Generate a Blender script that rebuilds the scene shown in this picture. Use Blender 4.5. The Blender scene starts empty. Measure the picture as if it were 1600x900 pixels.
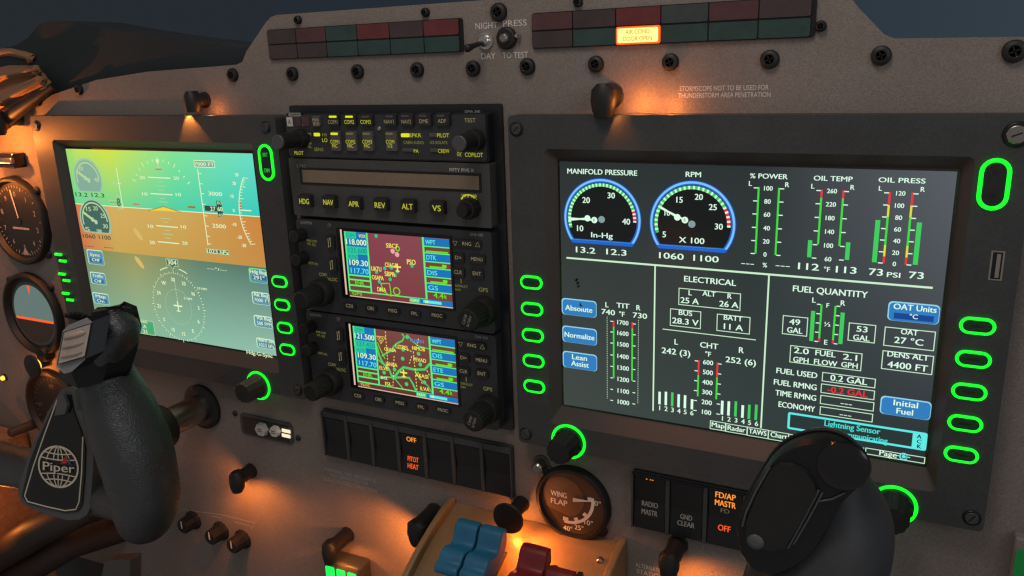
import bpy, math, random
from mathutils import Matrix, Vector
random.seed(7)
PI = math.pi
scene = bpy.context.scene
COL = scene.collection
MM = 0.001                      # everything below is written in millimetres

# ---------------------------------------------------------------- camera
FPX = 1269.56                   # focal length in pixels of a 1600 px wide photo
CAM = Vector((197.0, -451.38, 59.64))
RM = Matrix(((0.89302892, 0.44872846, -0.0337951),
             (0.09216042, -0.25588544, -0.96230406),
             (-0.44046089, 0.85625079, -0.2698681)))   # rows: image right, image down, forward
cd = bpy.data.cameras.new('camera'); cam = bpy.data.objects.new('camera', cd); COL.objects.link(cam)
cd.sensor_width = 36; cd.lens = FPX / 1600 * 36; cd.clip_start = 0.01; cd.clip_end = 50
r = RM
m = Matrix((( r[0][0], -r[1][0], -r[2][0]), (r[0][1], -r[1][1], -r[2][1]), (r[0][2], -r[1][2], -r[2][2]))).to_4x4()
m.translation = CAM * MM
cam.matrix_world = m
scene.camera = cam

# ---------------------------------------------------------------- world and lamps
w = bpy.data.worlds.new('World'); scene.world = w; w.use_nodes = True
nt = w.node_tree; nt.nodes.clear()
tc = nt.nodes.new('ShaderNodeTexCoord'); sep = nt.nodes.new('ShaderNodeSeparateXYZ')
nt.links.new(tc.outputs['Generated'], sep.inputs[0])
rx = nt.nodes.new('ShaderNodeValToRGB'); rx.color_ramp.elements[0].position = 0.0; rx.color_ramp.elements[1].position = 1.0
rx.color_ramp.elements[0].color = (0.020, 0.024, 0.027, 1); rx.color_ramp.elements[1].color = (0.042, 0.060, 0.074, 1)
e = rx.color_ramp.elements.new(0.33); e.color = (0.018, 0.024, 0.034, 1)
e = rx.color_ramp.elements.new(0.62); e.color = (0.024, 0.036, 0.049, 1)
mp = nt.nodes.new('ShaderNodeMapRange'); mp.inputs[1].default_value = -0.95; mp.inputs[2].default_value = 0.35
nt.links.new(sep.outputs['X'], mp.inputs[0]); nt.links.new(mp.outputs[0], rx.inputs[0])
mb_ = nt.nodes.new('ShaderNodeMapRange'); mb_.inputs[1].default_value = 0.15; mb_.inputs[2].default_value = -0.25   # ahead (dusk sky) -> cabin behind
nt.links.new(sep.outputs['Y'], mb_.inputs[0])
mx = nt.nodes.new('ShaderNodeMix'); mx.data_type = 'RGBA'
nt.links.new(mb_.outputs[0], mx.inputs[0]); nt.links.new(rx.outputs[0], mx.inputs[6]); mx.inputs[7].default_value = (0.200, 0.186, 0.177, 1)
bg = nt.nodes.new('ShaderNodeBackground'); out = nt.nodes.new('ShaderNodeOutputWorld')
nt.links.new(mx.outputs[2], bg.inputs[0]); bg.inputs[1].default_value = 1.0
nt.links.new(bg.outputs[0], out.inputs[0])

def aim(o, target):
    o.rotation_euler = (Vector(target) - o.location).to_track_quat('-Z', 'Y').to_euler()
def area(name, loc, target, size, power, col):
    l = bpy.data.lights.new(name, 'AREA'); l.shape = 'DISK'; l.size = size; l.energy = power; l.color = col
    o = bpy.data.objects.new(name, l); COL.objects.link(o); o.location = Vector(loc); aim(o, target)
    return o
area('overhead_fill_lamp', (0.02, -0.40, 0.62), (-0.05, 0.0, 0.05), 0.30, 1.75, (1.0, 0.88, 0.79))  # added soft overhead fill that fades down the panel; no fitting is modelled
area('window_dusk_lamp', (0.95, -0.75, 0.35), (0.15, 0.0, -0.05), 0.5, 1.5, (0.78, 0.89, 1.0))
ORANGE = (1.0, 0.265, 0.04)
def bulb(name, x, y, z, power, rad=1.5, col=ORANGE):
    l = bpy.data.lights.new(name, 'POINT'); l.energy = power; l.shadow_soft_size = rad * MM; l.color = col
    o = bpy.data.objects.new(name, l); COL.objects.link(o); o.location = Vector((x, y, z)) * MM
def spot(name, x, y, z, tx, ty, tz, power, ang=100, blend=0.5, rad=1.5, col=ORANGE):
    l = bpy.data.lights.new(name, 'SPOT'); l.energy = power; l.shadow_soft_size = rad * MM; l.color = col
    l.spot_size = math.radians(ang); l.spot_blend = blend
    o = bpy.data.objects.new(name, l); COL.objects.link(o); o.location = Vector((x, y, z)) * MM
    aim(o, Vector((tx, ty, tz)) * MM)
scene.cycles.filter_width = 1.35
vs = scene.view_settings
vs.view_transform = 'Standard'; vs.look = 'None'; vs.exposure = 0; vs.gamma = 1; vs.use_curve_mapping = False

# ---------------------------------------------------------------- helpers
def P3(px, py, y):              # the point at depth y (mm, minus = towards the pilot) seen at a photo pixel
    d = RM.transposed() @ Vector(((px - 800) / FPX, (py - 450) / FPX, 1))
    s = (y - CAM.y) / d.y
    return CAM + s * d
def U(px, py, y=6.0):
    p = P3(px, py, y); return p.x, p.z
def lin(c): return tuple((v / 255 / 12.92 if v / 255 <= 0.04045 else ((v / 255 + 0.055) / 1.055) ** 2.4) for v in c)

MATS = {}
def mat(name, col, rough=0.5, metal=0.0, bump=0.0, bscale=900, mott=0.0, mscale=25, spec=0.5, coat=0.0, bdist=0.4, grain=0.10, wear=0.0):
    mt = bpy.data.materials.new(name); mt.use_nodes = True; n = mt.node_tree; b = n.nodes['Principled BSDF']
    b.inputs['Base Color'].default_value = (*col, 1); b.inputs['Roughness'].default_value = rough
    b.inputs['Metallic'].default_value = metal; b.inputs['Specular IOR Level'].default_value = spec
    b.inputs['Coat Weight'].default_value = coat
    g = n.nodes.new('ShaderNodeNewGeometry')
    if bump:
        t = n.nodes.new('ShaderNodeTexNoise'); t.inputs['Scale'].default_value = bscale; t.inputs['Detail'].default_value = 3
        n.links.new(g.outputs['Position'], t.inputs['Vector'])
        bp = n.nodes.new('ShaderNodeBump'); bp.inputs['Strength'].default_value = bump; bp.inputs['Distance'].default_value = bdist * MM
        n.links.new(t.outputs[0], bp.inputs['Height']); n.links.new(bp.outputs[0], b.inputs['Normal'])
    if mott:
        t2 = n.nodes.new('ShaderNodeTexNoise'); t2.inputs['Scale'].default_value = mscale; t2.inputs['Detail'].default_value = 8; t2.inputs['Roughness'].default_value = 0.65
        n.links.new(g.outputs['Position'], t2.inputs['Vector'])
        r_ = n.nodes.new('ShaderNodeValToRGB'); r_.color_ramp.elements[0].position = 0.3; r_.color_ramp.elements[1].position = 0.7
        r_.color_ramp.elements[0].color = (*[c * (1 - mott) for c in col], 1); r_.color_ramp.elements[1].color = (*[c * (1 + mott) for c in col], 1)
        n.links.new(t2.outputs[0], r_.inputs[0])
        t3 = n.nodes.new('ShaderNodeTexNoise'); t3.inputs['Scale'].default_value = 1100; t3.inputs['Detail'].default_value = 1
        n.links.new(g.outputs['Position'], t3.inputs['Vector'])
        m3 = n.nodes.new('ShaderNodeMapRange'); m3.inputs[1].default_value = .25; m3.inputs[2].default_value = .75; m3.inputs[3].default_value = 1 - grain; m3.inputs[4].default_value = 1 + grain
        n.links.new(t3.outputs[0], m3.inputs[0])
        x3 = n.nodes.new('ShaderNodeMix'); x3.data_type = 'RGBA'; x3.blend_type = 'MULTIPLY'; x3.inputs[0].default_value = 1
        n.links.new(r_.outputs[0], x3.inputs[6]); n.links.new(m3.outputs[0], x3.inputs[7]); last = x3
        if wear:
            t4 = n.nodes.new('ShaderNodeTexNoise'); t4.inputs['Scale'].default_value = 26; t4.inputs['Detail'].default_value = 12; t4.inputs['Roughness'].default_value = .8
            mp4 = n.nodes.new('ShaderNodeMapping'); mp4.inputs['Scale'].default_value = (.35, 1, 1.6); mp4.inputs['Rotation'].default_value = (0, .5, 0)
            n.links.new(g.outputs['Position'], mp4.inputs[0]); n.links.new(mp4.outputs[0], t4.inputs['Vector'])
            r4 = n.nodes.new('ShaderNodeValToRGB'); r4.color_ramp.elements[0].position = .62; r4.color_ramp.elements[1].position = .74
            r4.color_ramp.elements[0].color = (1, 1, 1, 1); r4.color_ramp.elements[1].color = (1 - wear, 1 - wear, 1 - wear, 1)
            n.links.new(t4.outputs[0], r4.inputs[0])
            x4 = n.nodes.new('ShaderNodeMix'); x4.data_type = 'RGBA'; x4.blend_type = 'MULTIPLY'; x4.inputs[0].default_value = 1
            n.links.new(x3.outputs[2], x4.inputs[6]); n.links.new(r4.outputs[0], x4.inputs[7]); last = x4
        n.links.new(last.outputs[2], b.inputs['Base Color'])
        rr = n.nodes.new('ShaderNodeMapRange'); rr.inputs[3].default_value = rough * 0.85; rr.inputs[4].default_value = min(1, rough * 1.15)
        n.links.new(t2.outputs[0], rr.inputs[0]); n.links.new(rr.outputs[0], b.inputs['Roughness'])
    MATS[name] = mt; return mt
def em(name, rgb, strength=1.0, light=False, rough=0.3, spec=0.2):
    mt = bpy.data.materials.new(name); mt.use_nodes = True; b = mt.node_tree.nodes['Principled BSDF']
    b.inputs['Base Color'].default_value = (0.01, 0.01, 0.01, 1); b.inputs['Roughness'].default_value = rough; b.inputs['Specular IOR Level'].default_value = spec
    b.inputs['Emission Color'].default_value = (*lin(rgb), 1); b.inputs['Emission Strength'].default_value = strength
    if not light: mt.cycles.emission_sampling = 'NONE'
    MATS[name] = mt; return mt
def emgrad(name, top, bot, stops_x, light=True, strength=1.0, noise=0.0):
    """a lit screen field: colours along x for its top and bottom edge (content with angle tint, glow and reflection)"""
    mt = em(name, (0, 0, 0), strength, light); n = mt.node_tree; b = n.nodes['Principled BSDF']
    t = n.nodes.new('ShaderNodeTexCoord'); s = n.nodes.new('ShaderNodeSeparateXYZ'); n.links.new(t.outputs['Generated'], s.inputs[0])
    rs = []
    for cols in (bot, top):
        r_ = n.nodes.new('ShaderNodeValToRGB'); el = r_.color_ramp.elements
        while len(el) < len(cols): el.new(0.5)
        for i, c in enumerate(cols): el[i].position = stops_x[i]
        for i, c in enumerate(cols): el[i].color = (*lin(c), 1)
        n.links.new(s.outputs['X'], r_.inputs[0]); rs.append(r_)
    mx_ = n.nodes.new('ShaderNodeMix'); mx_.data_type = 'RGBA'
    n.links.new(s.outputs['Z'], mx_.inputs[0]); n.links.new(rs[0].outputs[0], mx_.inputs[6]); n.links.new(rs[1].outputs[0], mx_.inputs[7])
    n.links.new(mx_.outputs[2], b.inputs['Emission Color'])
    return mt

class MB:
    """collects shapes (mm, world axes) for ONE mesh object"""
    def __init__(s): s.v = []; s.f = []; s.mi = []; s.names = []; s.sm = []
    def _m(s, name):
        if name not in s.names: s.names.append(name)
        return s.names.index(name)
    def add(s, vs_, fs, mt, smooth=False):
        o = len(s.v); k = s._m(mt); s.v += [tuple(v) for v in vs_]
        for f in fs: s.f.append(tuple(i + o for i in f)); s.mi.append(k); s.sm.append(smooth)
    def box(s, x0, x1, y0, y1, z0, z1, mt):
        x0, x1 = min(x0, x1), max(x0, x1); y0, y1 = min(y0, y1), max(y0, y1); z0, z1 = min(z0, z1), max(z0, z1)
        v = [(x0, y0, z0), (x1, y0, z0), (x1, y1, z0), (x0, y1, z0), (x0, y0, z1), (x1, y0, z1), (x1, y1, z1), (x0, y1, z1)]
        s.add(v, [(0, 3, 2, 1), (4, 5, 6, 7), (0, 1, 5, 4), (1, 2, 6, 5), (2, 3, 7, 6), (3, 0, 4, 7)], mt)
    def prism(s, poly, y0, y1, mt, side=None, taper=1.0):
        """poly: CCW (x,z) seen from the pilot; front at y0 (nearer), back at y1"""
        n = len(poly); cx = sum(p[0] for p in poly) / n; cz = sum(p[1] for p in poly) / n
        fr = [(cx + (x - cx) * taper, y0, cz + (z - cz) * taper) for x, z in poly]; bk = [(x, y1, z) for x, z in poly]
        s.add(fr, [tuple(range(n))], mt)
        s.add(fr + bk, [(i, i + n, (i + 1) % n + n, (i + 1) % n) for i in range(n)] , side or mt)
        s.add(bk, [tuple(reversed(range(n)))], side or mt)
    def flat(s, poly, y, mt): s.add([(x, y, z) for x, z in poly], [tuple(range(len(poly)))], mt)
    def rect(s, x0, z0, x1, z1, y, mt):
        x0, x1 = min(x0, x1), max(x0, x1); z0, z1 = min(z0, z1), max(z0, z1)
        s.flat([(x0, z0), (x1, z0), (x1, z1), (x0, z1)], y, mt)
    def line(s, x0, z0, x1, z1, wd, y, mt):
        dx, dz = x1 - x0, z1 - z0; L = math.hypot(dx, dz) or 1; nx, nz = -dz / L * wd / 2, dx / L * wd / 2
        s.flat([(x0 - nx, z0 - nz), (x1 - nx, z1 - nz), (x1 + nx, z1 + nz), (x0 + nx, z0 + nz)], y, mt)
    def pline(s, pts, wd, y, mt, closed=False):
        n = len(pts)
        L = []; R = []
        for i in range(n):
            a = pts[(i - 1) % n] if (i > 0 or closed) else pts[i]; b = pts[(i + 1) % n] if (i < n - 1 or closed) else pts[i]
            dx, dz = b[0] - a[0], b[1] - a[1]; l = math.hypot(dx, dz) or 1
            nx, nz = -dz / l * wd / 2, dx / l * wd / 2
            L.append((pts[i][0] + nx, y, pts[i][1] + nz)); R.append((pts[i][0] - nx, y, pts[i][1] - nz))
        k = n if closed else n - 1
        s.add(R + L, [(i, (i + 1) % n, (i + 1) % n + n, i + n) for i in range(k)], mt)
    def dash(s, x0, z0, x1, z1, wd, y, mt, on=1.0, off=1.0):
        L = math.hypot(x1 - x0, z1 - z0); t = 0
        while t < L:
            a, b = t / L, min(1, (t + on) / L)
            s.line(x0 + (x1 - x0) * a, z0 + (z1 - z0) * a, x0 + (x1 - x0) * b, z0 + (z1 - z0) * b, wd, y, mt); t += on + off
    def frame(s, x0, z0, x1, z1, wd, y, mt):
        x0, x1 = min(x0, x1), max(x0, x1); z0, z1 = min(z0, z1), max(z0, z1)
        s.rect(x0, z0, x1, z0 + wd, y, mt); s.rect(x0, z1 - wd, x1, z1, y, mt)
        s.rect(x0, z0 + wd, x0 + wd, z1 - wd, y, mt); s.rect(x1 - wd, z0 + wd, x1, z1 - wd, y, mt)
    def disc(s, cx, cz, rr, y, mt, n=28, a0=0, a1=2 * PI):
        full = abs(a1 - a0 - 2 * PI) < 1e-6
        p = [(cx + rr * math.cos(a0 + (a1 - a0) * i / n), cz + rr * math.sin(a0 + (a1 - a0) * i / n)) for i in range(n if full else n + 1)]
        s.flat(p, y, mt)
    def arc(s, cx, cz, r0, r1, a0, a1, y, mt, n=32):
        v = []
        for i in range(n + 1):
            a = a0 + (a1 - a0) * i / n; c, q = math.cos(a), math.sin(a)
            v += [(cx + r0 * c, y, cz + r0 * q), (cx + r1 * c, y, cz + r1 * q)]
        s.add(v, [((2 * i, 2 * i + 1, 2 * i + 3, 2 * i + 2) if a1 > a0 else (2 * i, 2 * i + 2, 2 * i + 3, 2 * i + 1)) for i in range(n)], mt)
    def rrect(s, x0, z0, x1, z1, rr, y, mt): s.flat(rr_pts(x0, z0, x1, z1, rr), y, mt)
    def lathe(s, prof, org, axis, mt, seg=32, smooth=True, flute=0.0, nfl=18):
        """prof: [(radius, distance along axis)]"""
        a = Vector(axis).normalized(); h = Vector((0, 0, 1)) if abs(a.z) < 0.9 else Vector((1, 0, 0))
        u = a.cross(h).normalized(); v = a.cross(u); o = Vector(org); vs_ = []
        for (rr, d) in prof:
            for i in range(seg):
                t = 2 * PI * i / seg; q = rr * (1 + (flute if (i * nfl * 2 // seg) % 2 else 0))
                vs_.append(o + a * d + u * (q * math.cos(t)) + v * (q * math.sin(t)))
        fs = []
        for k in range(len(prof) - 1):
            for i in range(seg):
                j = (i + 1) % seg; fs.append((k * seg + i, k * seg + j, (k + 1) * seg + j, (k + 1) * seg + i))
        s.add(vs_, fs, mt, smooth)
        s.add(vs_[:seg], [tuple(reversed(range(seg)))], mt); s.add(vs_[-seg:], [tuple(range(seg))], mt)
    def tube(s, path, rad, mt, seg=10, closed=False, smooth=True, flat=1.0):
        P = [Vector(p) for p in path]; n = len(P); vs_ = []
        R = rad if isinstance(rad, (list, tuple)) else [rad] * n
        up = Vector((0, 1, 0)); prev = None
        for i in range(n):
            a = P[(i - 1) % n] if (closed or i) else P[i]; b = P[(i + 1) % n] if (closed or i < n - 1) else P[i]
            t = (b - a).normalized()
            if prev is None:
                u = t.cross(up); u = u if u.length > 1e-3 else t.cross(Vector((1, 0, 0)))
            else: u = prev - t * prev.dot(t)
            u.normalize(); prev = u; v = t.cross(u)
            for k in range(seg):
                q = 2 * PI * k / seg; vs_.append(P[i] + u * (R[i] * math.cos(q)) + v * (R[i] * flat * math.sin(q)))
        fs = []
        for i in range(n if closed else n - 1):
            j = (i + 1) % n
            for k in range(seg):
                l = (k + 1) % seg; fs.append((i * seg + k, i * seg + l, j * seg + l, j * seg + k))
        s.add(vs_, fs, mt, smooth)
        if not closed:
            s.add(vs_[:seg], [tuple(reversed(range(seg)))], mt); s.add(vs_[-seg:], [tuple(range(seg))], mt)
    def loft(s, rings, mt, smooth=True):
        n = len(rings[0]); v = [p for r_ in rings for p in r_]; fs = []
        for i in range(len(rings) - 1):
            for k in range(n):
                l = (k + 1) % n; fs.append((i * n + k, i * n + l, (i + 1) * n + l, (i + 1) * n + k))
        s.add(v, fs, mt, smooth); s.add(rings[0], [tuple(reversed(range(n)))], mt, smooth); s.add(rings[-1], [tuple(range(n))], mt, smooth)
    def text(s, body, x0, x1, zc, h, y, mt, bold=0.0, fmap=None, align='fit'):
        """lettering fitted between x0 and x1 (mm) with cap height h centred on zc"""
        vs_, fs, bb = glyphs(body)
        if not vs_: return
        cap = CAPH[0]; sz = h / cap
        sx = (x1 - x0) / (bb[1] - bb[0]) if x1 is not None else sz
        xo = x0 if x1 is not None else (x0 - (bb[1] - bb[0]) * sx / 2)
        pts = []
        for (a, b) in vs_:
            X = xo + (a - bb[0]) * sx; Z = zc - h / 2 + b * sz
            pts.append(fmap(X, Z) if fmap else (X, y, Z))
        s.add(pts, fs, mt)
        if bold:
            d = h * bold * 4.5
            s.add([(p[0] + d, p[1] - .02, p[2] + d * .25) for p in pts], fs, mt)
    def xform(s, fn): s.v = [tuple(fn(v)) for v in s.v]
    def build(s, name, parent=None, bevel=0.0, seg=2, smooth=False, org=None):
        me = bpy.data.meshes.new(name)
        if parent is not None: o3 = LOC[parent.name]
        elif org: o3 = Vector(org)
        else:
            o3 = Vector([(min(v[k] for v in s.v) + max(v[k] for v in s.v)) / 2 for k in range(3)])
        me.from_pydata([((v[0] - o3.x) * MM, (v[1] - o3.y) * MM, (v[2] - o3.z) * MM) for v in s.v], [], s.f)
        for nm in s.names: me.materials.append(MATS[nm])
        me.polygons.foreach_set('material_index', s.mi)
        me.polygons.foreach_set('use_smooth', [True] * len(s.f) if smooth else s.sm)
        me.update()
        if smooth: me.set_sharp_from_angle(angle=math.radians(38))
        o = bpy.data.objects.new(name, me); COL.objects.link(o)
        if parent is not None: o.parent = parent
        else: o.location = o3 * MM
        LOC[o.name] = o3
        if bevel:
            b = o.modifiers.new('bevel', 'BEVEL'); b.width = bevel * MM; b.segments = seg; b.limit_method = 'ANGLE'; b.angle_limit = math.radians(40); b.harden_normals = False
        return o
LOC = {}
def rr_pts(x0, z0, x1, z1, rr, n=5):
    x0, x1 = min(x0, x1), max(x0, x1); z0, z1 = min(z0, z1), max(z0, z1); rr = min(rr, (x1 - x0) / 2 - 1e-3, (z1 - z0) / 2 - 1e-3); p = []
    for (cx, cz, a) in ((x1 - rr, z0 + rr, -PI / 2), (x1 - rr, z1 - rr, 0), (x0 + rr, z1 - rr, PI / 2), (x0 + rr, z0 + rr, PI)):
        for i in range(n + 1): q = a + PI / 2 * i / n; p.append((cx + rr * math.cos(q), cz + rr * math.sin(q)))
    return p
def circ(cx, cz, rr, n=40): return [(cx + rr * math.cos(2 * PI * i / n), cz + rr * math.sin(2 * PI * i / n)) for i in range(n)]
GL = {}; CAPH = [0.7]
fc = bpy.data.curves.new('lettering_source', 'FONT'); fo = bpy.data.objects.new('lettering_source', fc); COL.objects.link(fo)
fc.resolution_u = 3; fc.fill_mode = 'FRONT'
def glyphs(body, bold=0.0):
    k = (body, bold)
    if k not in GL:
        fc.body = body; fc.offset = bold
        bpy.context.view_layer.update()
        dg = bpy.context.evaluated_depsgraph_get(); me = bpy.data.meshes.new_from_object(fo.evaluated_get(dg))
        vs_ = [(v.co.x, v.co.y) for v in me.vertices]; fs = []
        for p in me.polygons:
            f = tuple(p.vertices)
            ar = sum(vs_[f[i]][0] * vs_[f[(i + 1) % len(f)]][1] - vs_[f[(i + 1) % len(f)]][0] * vs_[f[i]][1] for i in range(len(f)))
            fs.append(f if ar > 0 else tuple(reversed(f)))
        bb = (min((v[0] for v in vs_), default=0), max((v[0] for v in vs_), default=1))
        if bb[1] - bb[0] < 1e-4: bb = (bb[0], bb[0] + 1e-3)
        bpy.data.meshes.remove(me); GL[k] = (vs_, fs, bb)
    return GL[k]
fc.body = 'H'; bpy.context.view_layer.update()
_me = bpy.data.meshes.new_from_object(fo.evaluated_get(bpy.context.evaluated_depsgraph_get())); CAPH[0] = max(v.co.y for v in _me.vertices); bpy.data.meshes.remove(_me)

def tag(o, label, cat, group=None, kind=None):
    o['label'] = label
    if cat: o['category'] = cat
    if group: o['group'] = group
    if kind: o['kind'] = kind
    return o
def thing(name, label, cat, loc, group=None):
    o = bpy.data.objects.new(name, None); COL.objects.link(o); o.empty_display_size = 0.02
    o.location = Vector(loc) * MM; LOC[o.name] = Vector(loc)
    return tag(o, label, cat, group)
def dup(root, loc, label):
    r_ = root.copy(); COL.objects.link(r_); r_.location = Vector(loc) * MM; LOC[r_.name] = Vector(loc); r_['label'] = label
    for ch in list(root.children):
        c = ch.copy(); COL.objects.link(c); c.parent = r_; LOC[c.name] = Vector(loc)
        for g in ch.children:
            d = g.copy(); COL.objects.link(d); d.parent = c; LOC[d.name] = Vector(loc)
    return r_

# ---------------------------------------------------------------- materials
mat('panel_paint', (0.214, 0.178, 0.158), 0.62, bump=0.6, bscale=1300, mott=0.11, mscale=14, spec=0.35, bdist=0.3, grain=.16, wear=.16)
mat('bezel', (0.050, 0.052, 0.053), 0.5, bump=0.35, bscale=2000, mott=0.16, mscale=30, spec=0.4, bdist=0.16, grain=.16, wear=.2)
mat('bezel_lip', (0.062, 0.05, 0.044), 0.42, bump=0.3, bscale=2600, spec=0.4, bdist=0.12)  # bezel plastic tinted warmer, standing in for orange light on the lip
mat('radio_black', (0.034, 0.036, 0.039), 0.42, bump=0.25, bscale=2400, mott=0.15, mscale=40, spec=0.4, bdist=0.1)
mat('radio_side', (0.010, 0.012, 0.015), 0.35, mott=0.15)
mat('key_black', (0.021, 0.021, 0.022), 0.45, spec=0.4, mott=0.2, mscale=60)
mat('key_grey', (0.085, 0.080, 0.078), 0.5, mott=0.1, mscale=80)
mat('rubber', (0.008, 0.008, 0.008), 0.55, mott=0.2, mscale=60)
mat('autopilot_face', (0.060, 0.060, 0.057), 0.5, bump=0.25, bscale=2400, mott=0.1, mscale=40, bdist=0.1)
mat('att_sky', (0.36, 0.44, 0.44), 0.5, mott=0.15, mscale=60)
mat('gloss_black', (0.006, 0.006, 0.007), 0.16)
mat('housing_black', (0.008, 0.008, 0.009), 0.36, spec=.35, mott=.2, mscale=50)
mat('well_black', (0.004, 0.004, 0.005), 0.4)
mat('cap_grey', (0.075, 0.075, 0.072), 0.4, mott=0.08)
mat('knob_grey', (0.026, 0.024, 0.022), 0.45, mott=0.1)
mat('print_white', (0.68, 0.64, 0.58), 0.6)
mat('print_dim', (0.36, 0.34, 0.31), 0.6)
mat('print_black', (0.008, 0.008, 0.008), 0.6)
mat('white_plastic', (0.62, 0.58, 0.52), 0.45, mott=0.05)
mat('chrome', (0.62, 0.60, 0.57), 0.22, metal=1.0, mott=0.08)
mat('steel', (0.35, 0.33, 0.31), 0.3, metal=1.0, mott=0.1)
mat('shaft_steel', (0.42, 0.37, 0.33), 0.28, metal=1.0, bump=0.1, bscale=400, mott=0.15)
mat('dial_black', (0.009, 0.009, 0.009), 0.5)
mat('dial_print', (0.86, 0.78, 0.64), 0.6)
mat('dial_brown', (0.058, 0.036, 0.022), 0.5, mott=0.12, mscale=50)
mat('dial_cap', (0.15, 0.088, 0.045), 0.5, mott=0.08, mscale=50)
mat('lcd_off', (0.215, 0.155, 0.105), 0.25, mott=0.08, mscale=22)
mat('ann_dim', (0.049, 0.036, 0.037), 0.35, mott=0.15, mscale=120)
mat('ann_brown', (0.058, 0.038, 0.039), 0.35, mott=0.15, mscale=120)
mat('ann_redbrown', (0.083, 0.034, 0.036), 0.35, mott=0.18, mscale=120)
mat('ann_red', (0.133, 0.026, 0.030), 0.35, mott=0.2, mscale=120)
mat('ann_teal', (0.026, 0.057, 0.053), 0.35, mott=0.15, mscale=120)
mat('ann_grey', (0.042, 0.057, 0.058), 0.35, mott=0.15, mscale=120)
mat('blue_grip', (0.016, 0.14, 0.27), 0.45, bump=0.25, bscale=700, mott=0.15, mscale=60)
mat('red_grip', (0.20, 0.013, 0.02), 0.42, bump=0.25, bscale=700, mott=0.15, mscale=60)
mat('quadrant_metal', (0.27, 0.165, 0.08), 0.42, metal=0.15, bump=0.15, bscale=500, mott=0.12, mscale=40)
mat('glare_cloth', (0.016, 0.023, 0.027), 0.9, bump=0.5, bscale=1300, mott=0.2, mscale=14)
mat('trim_tan', (0.30, 0.155, 0.08), 0.85, bump=0.3, bscale=900, mott=0.12, mscale=20)
mat('carpet', (0.30, 0.16, 0.09), 0.95, bump=0.9, bscale=1600, mott=0.25, mscale=160)
mat('boot_brown', (0.034, 0.024, 0.021), 0.6, bump=0.4, bscale=300, mott=0.2, mscale=30)
mat('hub_grey', (0.075, 0.078, 0.08), 0.5, bump=0.3, bscale=1500, mott=0.1, mscale=40)
mat('face_taupe', (0.46, 0.38, 0.32), 0.42, bump=0.35, bscale=130, mott=0.14, mscale=70, bdist=.8)
mat('face_grey', (0.25, 0.25, 0.27), 0.4, mott=0.06)
mat('emblem_cream', (0.62, 0.55, 0.42), 0.5)
mat('emblem_red', (0.45, 0.02, 0.03), 0.5)
mat('emblem_blue', (0.02, 0.06, 0.12), 0.5)
mat('usb_metal', (0.42, 0.40, 0.35), 0.35, metal=0.9)
mat('leather_smooth', (0.040, 0.041, 0.045), 0.55, bump=.3, bscale=420, bdist=.25, mott=.15, mscale=40)
# leather: fine wrinkles
ml = mat('leather', (0.030, 0.033, 0.035), 0.40, spec=0.8)
n = ml.node_tree; b = n.nodes['Principled BSDF']; g = n.nodes.new('ShaderNodeNewGeometry')
v1 = n.nodes.new('ShaderNodeTexVoronoi'); v1.feature = 'DISTANCE_TO_EDGE'; v1.inputs['Scale'].default_value = 400
mpn = n.nodes.new('ShaderNodeMapping'); mpn.inputs['Scale'].default_value = (1, 1, 2.0)
nz = n.nodes.new('ShaderNodeTexNoise'); nz.inputs['Scale'].default_value = 60
mxv = n.nodes.new('ShaderNodeMix'); mxv.data_type = 'VECTOR'; mxv.inputs[0].default_value = 0.012
n.links.new(g.outputs['Position'], mxv.inputs[4]); n.links.new(nz.outputs['Color'], mxv.inputs[5]); n.links.new(g.outputs['Position'], nz.inputs['Vector'])
n.links.new(mxv.outputs[1], mpn.inputs['Vector']); n.links.new(mpn.outputs[0], v1.inputs['Vector'])
mr = n.nodes.new('ShaderNodeMapRange'); mr.inputs[2].default_value = 0.35; n.links.new(v1.outputs['Distance'], mr.inputs[0])
bp = n.nodes.new('ShaderNodeBump'); bp.inputs['Strength'].default_value = 0.5; bp.inputs['Distance'].default_value = 0.36 * MM
n.links.new(mr.outputs[0], bp.inputs['Height']); n.links.new(bp.outputs[0], b.inputs['Normal'])

em('lit_green', (14, 235, 36), 1.9, light=True)
em('lit_green_soft', (20, 200, 60), 0.9)
em('gear_green', (20, 235, 80), 1.5, light=True)
em('green_dim', (11, 82, 36), 1.0)
em('key_ring_spill', (12, 38, 16), 1.0)  # ring light spilling onto the key centres, put in as emission
em('lit_yellow', (225, 228, 30), 1.0)
em('led_dim', (105, 95, 60), 0.8)
em('legend_yellow', (188, 186, 52), 0.95)
em('legend_olive', (128, 124, 60), 0.85)
em('legend_cream', (138, 126, 92), 0.85)
em('lit_orange', (255, 150, 50), 1.1)
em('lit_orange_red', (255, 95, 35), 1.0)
em('lamp_amber', (255, 190, 70), 2.0, light=True)
em('ann_lit', (255, 222, 130), 1.6, light=True)
em('ann_lit_edge', (255, 100, 20), 1.3)
em('ann_text', (190, 110, 15), 1.0)
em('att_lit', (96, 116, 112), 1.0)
em('white_lit', (255, 240, 205), 1.0)
em('s_white', (222, 255, 232)); em('s_green', (60, 222, 60)); em('s_green2', (62, 205, 92)); em('s_red', (235, 52, 62)); em('s_yellow', (225, 222, 50))
em('s_blue', (48, 125, 190)); em('s_blue_hi', (150, 215, 240)); em('s_blue_dk', (20, 70, 145)); em('s_rim', (25, 100, 200)); em('s_rim_hi', (130, 195, 245)); em('s_rim_dk', (10, 55, 125))
em('s_msg', (38, 52, 52)); em('s_cyan', (95, 235, 230)); em('s_cyan_tx', (70, 225, 215)); em('s_black', (16, 20, 20)); em('s_hub', (130, 155, 158)); em('s_redtx', (240, 45, 45)); em('s_line', (205, 240, 205))
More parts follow.
